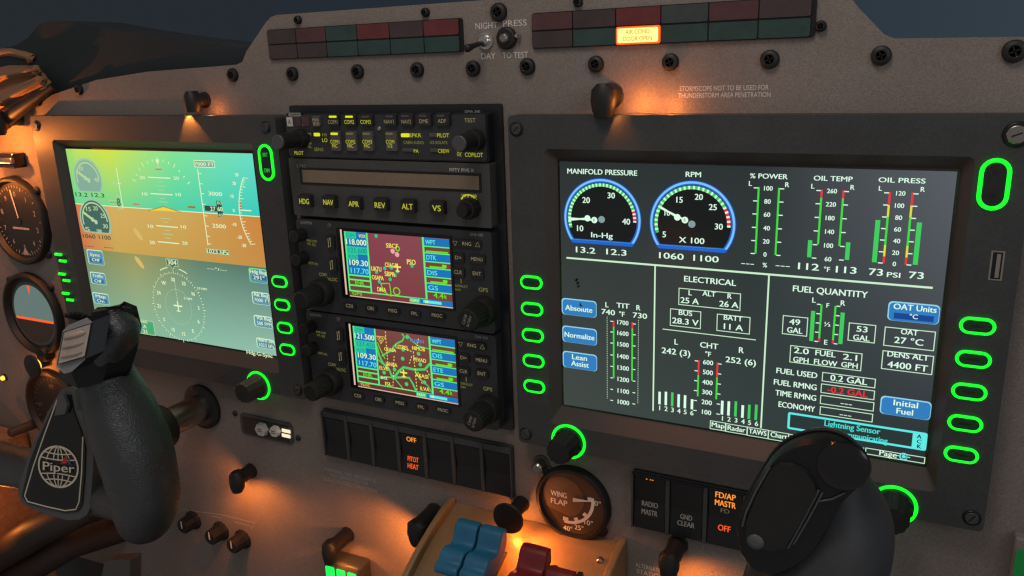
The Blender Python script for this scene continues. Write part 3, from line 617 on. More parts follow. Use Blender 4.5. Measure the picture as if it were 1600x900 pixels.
# ---------------- left display: flight page
PX = thing('flat_panel_display', 'bright display on the left showing blue sky, brown ground and a compass rose', 'display', (-352, 6, -188), 'glowing flat panel displays')
mb = MB(); bezel_mesh(mb, -457); mb.build('bezel', parent=PX)
for z in (-94.4, -112.6, -130.9, -148.5): bez_button(PX, -227.6, z, 13.6, 7.6)
for z in (-95.5, -113.5, -131.5): bez_button(PX, -480.6, z, 13, 5.9, bars=True)
bez_rocker(PX, -227.1, -5.4, 11.5, 24.5, marks=True)
bez_knob(PX, -262.5, -183.6, 'knob_grey', 18, 8.4); bez_knob(PX, -451, -182)
for (x, z, a_) in ((-224.5, 19.5, PI / 2), (-481, 19.5, 0.6), (-222, -181, 0.3), (-481, -181, 1.4)): bez_screw(PX, x, z, a_)
mb = MB(); mb.rect(-457, -158.4, -245.8, 0, 0, 's_black'); PS = mb.build('screen', parent=PX)
hz = (U(118, 318.8, 0)[1] + U(407, 338, 0)[1]) / 2; lz = (U(131, 391, 0)[1] + U(414, 415, 0)[1]) / 2
XL, XR = -457, -245.8
mb = MB(); mb.rect(XL, hz, XR, 0, -.08, 'p_sky'); mb.build('sky_field', parent=PS)
mb = MB(); mb.rect(XL, lz, XR, hz, -.08, 'p_gnd'); mb.build('ground_field', parent=PS)
mb = MB(); mb.rect(XL, -158.4, XR, lz, -.08, 'p_hsi'); mb.build('compass_field', parent=PS)
def T2(mb, s_, xl, xr, yc, h, mt='p_white', y=Y2, bold=0.02): T(mb, s_, xl, xr, yc, h, mt, y, bold)
mb = MB(); mb.box(-461.2, -460.3, .1, .6, -158, -1, 'steel'); mb.build('glass_edge', parent=PX)
# attitude symbols
mb = MB(); mb.line(XL, hz, XR, hz, .7, -.14, 'p_white')
for (x0, x1, yy, tl, tr) in ((231.5, 266.5, 277.3, '20', '20'), (235.5, 270, 303, '10', '10'), (244.5, 278, 353.5, '10', '10'), (247, 280, 378.7, '20', '20')):
    LN(mb, (x0, yy), (x1, yy + .8), .9, 'p_white', Y1); T2(mb, tl, x0 - 13, x0 - 5, yy, 5.5); T2(mb, tr, x1 + 5, x1 + 13, yy + 1, 5.5)
for (xc, yy, hw) in ((250.5, 284, 4), (251.5, 290.5, 8), (252, 297, 4), (253.5, 310, 4), (254.5, 315.5, 8), (258.5, 341.5, 8), (259, 347, 4), (261.5, 360, 4), (262, 366, 8), (263, 372, 4)): LN(mb, (xc - hw, yy), (xc + hw, yy), .5, 'p_dim', Y1)
cx, cz = U(255.5, 330, 0)
for k in range(13):
    a_ = math.radians(30 + 10 * k); L_ = 3.6 if k % 3 == 0 else 2.2; R_ = 34
    p = U(247.5, 258, 0); oz = p[1] - R_ + 3; mb.line(p[0] + R_ * math.cos(a_), oz + R_ * math.sin(a_), p[0] + (R_ + L_) * math.cos(a_), oz + (R_ + L_) * math.sin(a_), .7, Y1, 'p_white')
p = U(246.5, 253, 0); mb.flat([(p[0], p[1] - 2.4), (p[0] + 2.4, p[1] + 2), (p[0] - 2.4, p[1] + 2)], Y2, 'p_white'); mb.flat([(p[0] - 3.6, p[1] - 5), (p[0] + 3.6, p[1] - 5), (p[0], p[1] - 2.4)], Y2, 'p_dim'); mb.rect(p[0] - 3.6, p[1] - 6.2, p[0] + 3.6, p[1] - 5.3, Y2, 'p_red')
mb.build('attitude_scale', parent=PS)
mb = MB(); p0 = U(232, 329, 0); p1 = U(256, 322.5, 0); p2 = U(284, 331.5, 0); pm = U(258, 329, 0)
mb.flat([p0, (pm[0], p0[1] + .8), p2, p1], -.3, 'p_yellow'); mb.pline([p0, p1, p2], .6, -.38, 'p_yellow_dk'); q = U(300, 323.5, 0); mb.rect(q[0] - 4, q[1] - .8, q[0] + 4, q[1] + .8, -.3, 'p_yellow_dk'); q = U(213, 319, 0); mb.rect(q[0] - 4, q[1] - .5, q[0] + 4, q[1] + .5, -.3, 'p_red')
mb.build('aircraft_symbol', parent=PS)
mb = MB()   # altitude tape
LN(mb, (309, 264), (325, 383), .9, 'p_white', Y1)
for (x, yy) in ((310, 271), (312, 287), (314.2, 302.5), (316, 319), (319.5, 337), (321.5, 353), (323, 369), (325, 381)): LN(mb, (x, yy), (x + 5, yy + .3), .6, 'p_white', Y1)
T2(mb, '3000', 326, 347, 302.8, 6.8); T2(mb, '2500', 332, 353, 353.2, 6.8)
BX(mb, (302.5, 250), (336.5, 262.5), .6, 'p_white'); a_ = U(303.3, 250.8, 0); c = U(335.8, 261.8, 0); mb.rect(a_[0], a_[1], c[0], c[1], -.1, 'p_gauge'); T2(mb, '7000 FT', 304.5, 334.5, 256.4, 6, 'p_white')
a_ = U(320, 321, 0); c = U(340, 330.5, 0); mb.rect(a_[0], a_[1], c[0], c[1], -.3, 'p_black'); a_ = U(338, 313.5, 0); c = U(349.5, 339, 0); mb.rect(a_[0], a_[1], c[0], c[1], -.32, 'p_black')
T2(mb, '27', 329, 337, 326, 7, y=-.45); T2(mb, '60', 340.5, 348, 326.5, 7.5, y=-.45); T2(mb, '80', 339.5, 347, 317, 5.5, 'p_dim', -.45); T2(mb, '40', 341.5, 349, 336, 5.5, 'p_dim', -.45)
a_ = U(322, 388, 0); c = U(358.5, 398.5, 0); mb.rect(a_[0], a_[1], c[0], c[1], -.15, 'p_gauge_dk'); mb.frame(a_[0], a_[1], c[0], c[1], .5, -.2, 'p_dim'); T2(mb, '1023 hPa', 324, 357, 393.5, 6.3, y=-.3)
mb.build('altitude_tape', parent=PS)
mb = MB()   # vertical speed arc
pts = [U(x, y_, 0) for (x, y_) in ((380.5, 277.5), (377.3, 287), (374.8, 300), (373.6, 315), (374, 328), (376, 342), (380, 356), (386, 370), (392.5, 382))]
mb.pline(pts, .8, Y1, 'p_white')
for i in range(25):
    t = i / 24 * 8; k = min(7, int(t)); f = t - k; x = pts[k][0] + (pts[k + 1][0] - pts[k][0]) * f; z = pts[k][1] + (pts[k + 1][1] - pts[k][1]) * f; mb.line(x, z, x + (4.5 if i % 4 == 0 else 2.4), z - (i - 10) * -.06, .5, Y1, 'p_white')
for (s_, x, yy) in (('30', 370, 273), ('20', 366, 286.5), ('10', 363, 306.5), ('0', 365.5, 328.8), ('-10', 366, 350.5), ('-20', 374.5, 370.5), ('-30', 381, 383.5)): TC(mb, s_, x, yy, 5.6, 'p_white', Y2, .02)
LN(mb, (374, 328), (393, 329.3), .9, 'p_white', Y1); a_ = U(374, 314, 0); mb.rect(a_[0], U(374, 327, 0)[1], a_[0] + 2, a_[1], -.12, 'p_red')
mb.build('vertical_speed_scale', parent=PS)
mb = MB()   # airspeed tape
LN(mb, (184.5, 262), (190, 326), .9, 'p_white', Y1); T2(mb, '40', 174.5, 183, 286.5, 5.5, 'p_dim'); LN(mb, (184, 286.5), (189, 286.7), .6, 'p_white', Y1)
a_ = U(170.5, 312, 0); c = U(185, 319.5, 0); mb.frame(a_[0], a_[1], c[0], c[1], .6, Y1, 'p_dim'); a_ = U(181, 305, 0); c = U(190, 327.5, 0); mb.frame(a_[0], a_[1], c[0], c[1], .6, Y1, 'p_dim'); T2(mb, '---', 172, 183, 316, 5, 'p_gauge_dk'); T2(mb, '8', 183, 188, 316, 14, 'p_gauge_dk')
mb.build('airspeed_tape', parent=PS)
def small_dial(cpx, rpx, botpx, face, ring, nums, digits, dim):
    cx, cz = U(*cpx, 0); R = rpx; zb = U(*botpx, 0)[1]; mb = MB()
    def shape(rr, y, mt, zz):
        a = math.asin(max(-.99, (zz - cz) / rr)); mb.flat([(cx + rr * math.cos(a + (PI - 2 * a) * i / 36), cz + rr * math.sin(a + (PI - 2 * a) * i / 36)) for i in range(37)], y, mt)
    shape(R, -.14, ring, zb); shape(R - 1.8, -.2, face, zb + 1)
    mb.arc(cx, cz, R - 4.5, R - 3.2, 0, math.radians(195), -.28, 'p_dim', 30)
    for (s_, dx, dz) in nums: mb.text(s_, cx + dx - 3, cx + dx + 3, cz + dz, 3.6, -.3, dim, .02)
    mb.line(cx - R * .75, cz + R * .38, cx + 1, cz - 1, 2.4, -.3, dim); mb.disc(cx - 3, cz + 1, 2, -.34, dim, 14); mb.disc(cx + 1, cz - 1, 2, -.34, dim, 14)
    for (s_, xl, xr, yy, h) in digits: T(mb, s_, xl, xr, yy, h, 'p_black', -.3, .02)
    mb.build('dial_gauge', parent=PS)
small_dial((137.8, 280), 17.8, (139, 300), 'p_gauge', 'p_ring', [('20', -7, 9), ('40', 11, 0)], [('13.2', 118.5, 137, 304, 7), ('12.3', 143.5, 163, 305, 7)], 'p_dim')
small_dial((149, 345), 19.5, (151, 364), 'p_gauge_dk', 'p_ring', [('15', -6, 10), ('20', 3, 11), ('25', 11, 5), ('30', 12, -4), ('5', -12, -8), ('rpm', 3, -8)], [('1060', 130, 149, 369, 7), ('1100', 155, 173, 371, 7), ('---', 132, 147, 384, 6), ('---', 163, 177, 386, 6)], 'p_dim')
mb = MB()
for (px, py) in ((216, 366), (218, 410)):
    x, z = U(px, py, 0); mb.flat([(x + 5.5 * math.cos(t) * .8 + 2.2 * math.sin(t), z - 5.5 * math.cos(t) * .9 + 1.2 * math.sin(t)) for t in [2 * PI * k / 18 for k in range(17, -1, -1)]][::-1], -.13, 'p_reflection')
mb.build('painted_reflection', parent=PS)  # warm reflections in the glass, painted on as two pale patches
# compass
mb = MB(); hx, hzz = U(279, 479.5, 0); R_ = 28.6
for k in range(72):
    a_ = 2 * PI * k / 72; L_ = 2.6 if k % 6 == 0 else (1.8 if k % 2 == 0 else 1.0); mb.line(hx + R_ * math.cos(a_), hzz + R_ * math.sin(a_), hx + (R_ + L_) * math.cos(a_), hzz + (R_ + L_) * math.sin(a_), .6, Y1, 'p_white')
for k, s_ in enumerate(('30', '33', 'N', '3', '6', 'E', '12', '15', 'S', '21', '24', 'W')):
    a_ = math.radians(94 - 30 * k); x, z = hx + (R_ - 5) * math.cos(a_), hzz + (R_ - 5) * math.sin(a_); mb.text(s_, x, None, z, 3.2, Y2, 'p_white', .02)
mb.arc(hx, hzz, 15, 15.4, 0, 2 * PI, Y1, 'p_ring', 48); mb.dash(hx, hzz + 4, hx, hzz + 25, .5, Y1, 'p_white', 1, .9)
mb.arc(hx, hzz, 33.5, 34.3, math.radians(62), math.radians(78), Y1, 'p_white'); mb.arc(hx, hzz, 33.5, 34.3, math.radians(100), math.radians(117), Y1, 'p_white')
p = U(269, 410, 0); mb.flat([(p[0] - 7, p[1] + 3), (p[0] - 7, p[1] - 3), (p[0] - 2.2, p[1] - 3.2), (p[0], p[1] - 6.5), (p[0] + 2.2, p[1] - 3.2), (p[0] + 7, p[1] - 3), (p[0] + 7, p[1] + 3)], -.2, 'p_dim')
mb.flat([(p[0] - 6.3, p[1] + 2.4), (p[0] - 6.3, p[1] - 2.6), (p[0] - 1.8, p[1] - 2.7), (p[0], p[1] - 5.4), (p[0] + 1.8, p[1] - 2.7), (p[0] + 6.3, p[1] - 2.6), (p[0] + 6.3, p[1] + 2.4)], -.28, 'p_gauge_dk'); mb.text('304', p[0] - 5, p[0] + 5, p[1], 4, -.36, 'p_white', .02)
for (a0, b0, a1, b1, wd) in ((0, -4, 0, 5, 1.3), (-5, 1, 5, 1, 1.3), (-2.2, -3.6, 2.2, -3.6, .9)): mb.line(hx + a0, hzz + b0, hx + a1, hzz + b1, wd, Y3, 'p_white')
T2(mb, '10 NM', 309, 323, 451, 4); T2(mb, '5 NM', 288, 300, 466.5, 4); T2(mb, '---°/---', 324.5, 354.5, 420.5, 4.5)
mb.build('compass_rose', parent=PS)
def soft2(tl, br, rows, inner=None, green=False):
    a, b2 = U(*tl, 0), U(*br, 0); b2 = (min(b2[0], XR), b2[1]); mb = MB()
    mb.rrect(a[0], a[1], b2[0], b2[1], 2, -.1, 'p_key_green' if green else 'p_key_hi'); mb.rrect(a[0] + .9, a[1] - .8, b2[0] - .3, b2[1] + .3, 1.8, -.16, 'p_key')
    if inner: c, d = U(*inner[0], 0), U(*inner[1], 0); mb.rect(c[0], c[1], min(d[0], XR - .3), d[1], -.22, 'p_key_dk')
    for (s_, xl, xr, yy, h) in rows: T2(mb, s_, xl, xr, yy, h, y=-.3)
    mb.build('soft_key', parent=PS)
soft2((388, 418), (419.5, 444), [('Hdg Bug', 391, 416.5, 425, 6.3), ('291°', 396, 413.5, 434, 6.3)], ((394, 429.5), (419, 439)), True)
soft2((392.8, 455), (423, 478), [('Alt Bug', 396.5, 419.5, 461, 6), ('7000 FT', 397.5, 421.5, 469.5, 5.5)], ((396.5, 465.5), (423, 473.5)))
soft2((396, 491.5), (427, 514), [('VSI Bug', 401, 423.5, 497.5, 6), ('500 FPM', 402, 424.5, 506, 5.5)], ((401, 502), (427, 510)))
soft2((400, 527), (430, 547), [('Baro Set', 404.5, 428.5, 532, 6), ('1023 hPa', 405.5, 428.5, 540, 5.5)], ((405, 536), (430, 543.5)))
soft2((134.8, 389), (164, 415), [('Sync', 141, 156, 398, 5), ('Off', 144, 156, 406, 5)], ((140, 402), (160, 411))); soft2((140, 424), (167.2, 446), [('Traffic', 145, 161, 431, 5), ('Off', 148, 159, 439, 5)], ((145, 435), (163, 443))); soft2((144, 456), (172, 477), [('Map', 150, 165, 463, 5), ('On', 152, 163, 470, 5)], ((150, 466), (168, 474)))
mb = MB(); T2(mb, 'Hdg-G-Sync', 386, 425.5, 553, 6.2); mb.build('lettering', parent=PS)
mb = MB(); a_ = U(214, 498, 0); c = U(243.5, 525, 0); mb.rect(a_[0], a_[1], c[0], c[1], -.12, 'p_dim'); mb.rect(a_[0] + .6, a_[1] - .6, c[0] - .6, c[1] + .6, -.18, 'p_taws'); mb.rect(c[0] - 10, a_[1] - 1.5, c[0] - 1, c[1] + 1.5, -.24, 'p_green')
T2(mb, 'TAWS', 216, 230, 502.5, 4); T2(mb, 'A', 224, 229, 510, 5); T2(mb, '21', 224, 230, 518, 6); mb.build('terrain_box', parent=PS)

# ================================================================ RADIO STACK
mb = MB(); mb.prism(rr_pts(-209.5, -186.5, -40, 34, 1.5, 3), 3.5, 5.95, 'radio_side')
tag(mb.build('radio_rack', bevel=0.5), 'black backing frame behind the four centre radios between the two displays', 'radio rack')
YF = -5.0
def u5(px, py, y=YF): return U(px, py, y)
def TT(mb, s_, xl, xr, yc, h, mt, y=YF - .15, bold=0.0, dz=0.0):
    x0 = U(xl, yc, y)[0]; x1 = U(xr, yc, y)[0]; c = (xl + xr) / 2; z = U(c, yc, y)[1] + dz
    mb.text(s_, x0, x1, z, U(c, yc - h / 2, y)[1] - U(c, yc + h / 2, y)[1], y, mt, bold)
def key(root, x0, y0, x1, y1, mt='key_black', prot=2.0, name='key', dz=0.0, rad=.8):
    a, b_ = U(x0, y0, YF - prot), U(x1, y1, YF - prot); mb = MB(); mb.prism(rr_pts(a[0], a[1] + dz, b_[0], b_[1] + dz, rad, 3), YF - prot, YF - .02, mt, taper=.96)
    return mb.build(name, parent=root, bevel=.3)
def knob(root, cx, cz, y, stages, mt='rubber', name='knob', cap=None):
    """stages: [(radius, length, flutes)] stacked towards the pilot"""
    yy = y
    for k, (rr, L, nf) in enumerate(stages):
        mb = MB(); mb.lathe([(rr, 0), (rr, L * .8), (rr * .93, L * .97), (rr * .8, L)], (cx, yy, cz), (0, -1, 0), mt if not (cap and k == len(stages) - 1) else cap, 72 if nf else 36, smooth=not nf, flute=.07 if nf else 0, nfl=nf or 1)
        o = mb.build(name if k == 0 else 'inner_knob', parent=root, smooth=True); yy -= L
    return yy
# ---- audio panel
AU = thing('audio_panel', 'topmost slim black radio with yellow lit COM, NAV and SPKR keys', 'audio panel', (-126, 6, 0))
mb = MB(); mb.prism(rr_pts(-207.3, -1.4, -46, 29.2, 2, 4), -3.6, 3.5, 'radio_side'); mb.prism(rr_pts(-206.3, -.4, -47, 28.2, 2, 4), YF, -3.6, 'radio_black'); mb.build('faceplate', parent=AU, bevel=.35)
keys = [('COM1', 512.5, 527, 190.5, 512, 178, 530, 197), ('COM2', 538, 553, 190.5, 537.5, 178, 557, 197), ('COM3', 563, 579, 190.5, 563, 178, 583, 197), ('NAV1', 600, 615, 190, 600, 177.5, 620, 197), ('NAV2', 627, 642, 190, 625, 177, 646, 197), ('DME', 655, 669, 189.5, 652.5, 176.5, 674.5, 197), ('ADF', 684, 697, 189, 680.5, 176.5, 703, 197)]
for i, (s_, a, b_, yc, x0, y0, x1, y1) in enumerate(keys):
    k = key(AU, x0, y0, x1, y1, 'key_black'); mb = MB(); TT(mb, s_, a, b_, yc, 6, 'legend_yellow' if i in (1, 2) else 'legend_cream', YF - 2.2)
    l0, l1 = U(x0 + 1.5, y0 + 2.8, YF - 2.2), U(x0 + 14, y0 + 6, YF - 2.2)
    mb.rrect(l0[0], l0[1], l1[0], l1[1], .7, YF - 2.2, 'lit_yellow' if i < 2 else 'key_grey'); mb.build('lettering', parent=k)
for i, (s_, t2, a, b_, x0, x1, lit) in enumerate((('COM1', 'MIC', 516, 530, 515, 533, 1), ('COM2', 'MIC', 540, 555, 539, 558, 0), ('COM3', 'MIC', 566, 581, 565, 584, 0), ('COM', '1/2', 603, 616, 601, 621, 0))):
    k = key(AU, x0, 205, x1, 236.5, 'key_grey'); mb = MB(); TT(mb, s_, a, b_, 221.5, 5.8, 'legend_yellow', YF - 2.2); TT(mb, t2, a + 3, b_ - 3, 228, 5.4, 'legend_yellow', YF - 2.2)
    l0, l1 = U(x0 + 1.2, 207.2, YF - 2.2), U(x0 + 13, 211, YF - 2.2); mb.rrect(l0[0], l0[1], l1[0], l1[1], .7, YF - 2.2, 'lit_yellow' if lit else 'led_dim'); mb.build('lettering', parent=k)
k = key(AU, 487, 181, 500, 198, 'key_grey'); mb = MB(); TT(mb, 'MKR', 488, 498, 187.5, 4.6, 'legend_cream', YF - 2.2); TT(mb, 'SENS', 489, 499, 193.5, 4.6, 'legend_cream', YF - 2.2); mb.build('lettering', parent=k)
for (x0, y0, x1, y1, lit) in ((626, 208.5, 638.5, 214.5, 1), (628, 231.5, 646, 237, 0), (670, 207.5, 684, 214, 0), (671.5, 231.5, 685, 237.5, 0)):
    key(AU, x0, y0, x1, y1, 'lit_yellow' if lit else 'key_grey', 1.2, rad=.6)
mb = MB()
for (s_, a, b_, yc, h, mt) in (('SPKR', 640, 658, 211.5, 6, 'legend_yellow'), ('CABIN AUDIO', 630.5, 662, 222.7, 4.6, 'legend_olive'), ('PA', 646.5, 654, 236, 5.5, 'legend_yellow'), ('PILOT', 683, 701.5, 211.5, 6.2, 'legend_yellow'), ('ICS ISOLATE', 672, 699, 222.7, 4.6, 'legend_olive'), ('CREW', 684.5, 702, 236, 6, 'legend_yellow'), ('COPILOT', 726.5, 754.5, 242, 6.5, 'legend_yellow'), ('SQ', 714, 721, 238, 3.4, 'legend_yellow'), ('VOL', 714, 721, 242.3, 3.4, 'legend_yellow'),
        ('TEST', 725.5, 743, 188, 6.2, 'legend_cream'), ('GMA 340', 726, 750, 174.3, 4, 'print_dim'), ('PILOT', 460, 474, 239, 5.5, 'legend_yellow'), ('HI', 503.5, 510, 210.5, 5.4, 'legend_olive'), ('LO', 503.5, 511.5, 219, 5.8, 'legend_yellow'), ('SENS', 491, 505, 233.5, 5, 'legend_olive'), ('M', 481, 486, 209.5, 4, 'legend_olive'), ('OFF', 480.5, 487, 224.5, 3.8, 'legend_olive'), ('VOL', 481, 487, 229.5, 3.8, 'legend_olive')):
    TT(mb, s_, a, b_, yc, h, mt, YF - (1.4 if s_ in ('SPKR', 'PA', 'CREW') or (s_ == 'PILOT' and a > 600) else .15))
mb.build('lettering', parent=AU)
for (x0, y0, x1, y1, mt) in ((490, 207.5, 500.5, 213, 'lit_yellow'), (451, 176.2, 470.5, 181.8, 'print_dim')): a, b_ = u5(x0, y0), u5(x1, y1); mb = MB(); mb.rrect(a[0], a[1], b_[0], b_[1], .8, YF - .12, mt); mb.build('indicator_or_mark' if mt == 'lit_yellow' else 'name_strip', parent=AU)
mb = MB()
TT(mb, 'GARMIN', 453, 469, 179, 3.6, 'print_black', YF - .25)
mb.build('lettering', parent=AU)
for (x0, x1, mt, s_) in ((448, 458.5, 'white_plastic', 'A'), (460, 471, 'ann_brown', ''), (472, 484.5, 'ann_redbrown', '')):
    a, b_ = u5(x0, 183), u5(x1, 197.5); mb = MB(); mb.box(a[0], b_[0], YF - .6, YF, a[1], b_[1], mt)
    if s_: mb.text(s_, a[0] + 1.2, b_[0] - 1.2, (a[1] + b_[1]) / 2, 3.4, YF - .7, 'key_grey')
    mb.build('marker_lamp', parent=AU, bevel=.2)
c = u5(480, 219); ye = knob(AU, -193.0, 12.0, YF, [(6.8, 7, 0), (5.6, 17, 0)], 'rubber'); mb = MB(); mb.lathe([(4.9, 0), (4.9, .6), (4.4, .9)], (-193, ye, 12.0), (0, -1, 0), 'cap_grey', 32); mb.build('knob_cap', parent=AU)
ye = knob(AU, -54.0, 12.5, YF, [(6.8, 7, 0), (5.4, 14, 0)], 'rubber'); mb = MB(); mb.lathe([(4.9, 0), (4.9, .6), (4.4, .9)], (-54.0, ye, 12.5), (0, -1, 0), 'cap_grey', 32); mb.build('knob_cap', parent=AU)
mb = MB(); p = u5(593, 201); mb.lathe([(1.7, 0), (1.7, .6), (1.2, 1.1)], (p[0], YF, p[1]), (0, -1, 0), 'usb_metal', 16); mb.build('face_screw', parent=AU)
# ---- autopilot
AP = thing('autopilot_unit', 'black autopilot radio with a long blank window over HDG NAV APR keys', 'autopilot', (-126, 6, -42))
mb = MB(); mb.prism(rr_pts(-207.5, -42.8, -45.5, -2.0, 1, 3), YF, 3.5, 'autopilot_face'); a, b_ = u5(471, 265.5), u5(752, 297); mb.build('faceplate', parent=AP, bevel=.35)
a, b_ = u5(472.5, 266.5), u5(749.5, 293.5); zt = (u5(472.8, 266.8)[1] + u5(749, 273)[1]) / 2; zb = (u5(474, 286)[1] + u5(749, 294.8)[1]) / 2
mb = MB(); mb.box(a[0] - 2.4, b_[0] + 1.5, YF - .5, YF, zb - 1.6, zt + 1.6, 'well_black'); mb.box(a[0], b_[0], YF - .7, YF - .5, zb, zt, 'lcd_off'); mb.build('display_window', parent=AP, bevel=.15)
mb = MB(); TT(mb, 'S-TEC', 463.5, 478.5, 259.5, 4.8, 'print_dim'); TT(mb, 'FIFTY FIVE X', 702.4, 740.5, 265.7, 5.2, 'print_white'); mb.build('lettering', parent=AP)
for (s_, a, b_, yc, cx_, cy_) in (('HDG', 471, 486, 314.5, 481, 312.5), ('NAV', 508.5, 523.5, 316, 518.5, 314), ('APR', 548.5, 564, 318.9, 558, 316.5), ('REV', 588.8, 604, 321, 599, 318.5), ('ALT', 632, 646.5, 322.6, 641.5, 320.5), ('VS', 676.8, 688, 325.4, 687, 323)):
    x, z = U(cx_, cy_, YF); mb = MB(); mb.prism(rr_pts(x - 5.6, z - 4.6, x + 5.6, z + 4.6, 1.2, 4), YF - 4, YF, 'key_black', taper=.93); k = mb.build('key', parent=AP, bevel=.4)
    mb = MB(); mb.text(s_, x - 4.3 * (0.75 if s_ == 'VS' else 1), x + 4.3 * (0.75 if s_ == 'VS' else 1), z - .3, 3.7, YF - 4.15, 'legend_yellow', .01); mb.build('lettering', parent=k)
x, z = U(738, 322, YF); knob(AP, x, z - 1, YF, [(6.2, 9, 20), (4.2, 5, 0)], 'rubber')
mb = MB(); TT(mb, 'VS x 100', 721, 744.5, 306, 4.6, 'legend_yellow'); x, z = U(732.5, 319, YF); mb.arc(x, z, 5.6, 6.5, math.radians(35), math.radians(145), YF - .15, 'legend_yellow', 14)
for a_ in (35, 145): q = math.radians(a_); mb.disc(x + 6.05 * math.cos(q), z + 6.05 * math.sin(q), 1.1, YF - .18, 'legend_yellow', 3)
x, z = U(747, 328, YF); mb.text('DN', x, None, z, 2.4, YF, 'legend_yellow', 0, fmap=lambda X, Z, x=x, z=z: (x + (Z - z), YF - .15, z - (X - x)))
mb.build('knob_legend', parent=AP)
mb = MB(); a = U(765, 327, 3.4); mb.tube([(a[0], 3.0, a[1] + 3), (a[0] + .6, 3.0, a[1]), (a[0] - .4, 3.0, a[1] - 3.4)], [.4, 1.1, .5], 'lit_yellow', 8); mb.build('indicator_or_mark', parent=AP)  # yellow-green mark drawn as an emissive stroke

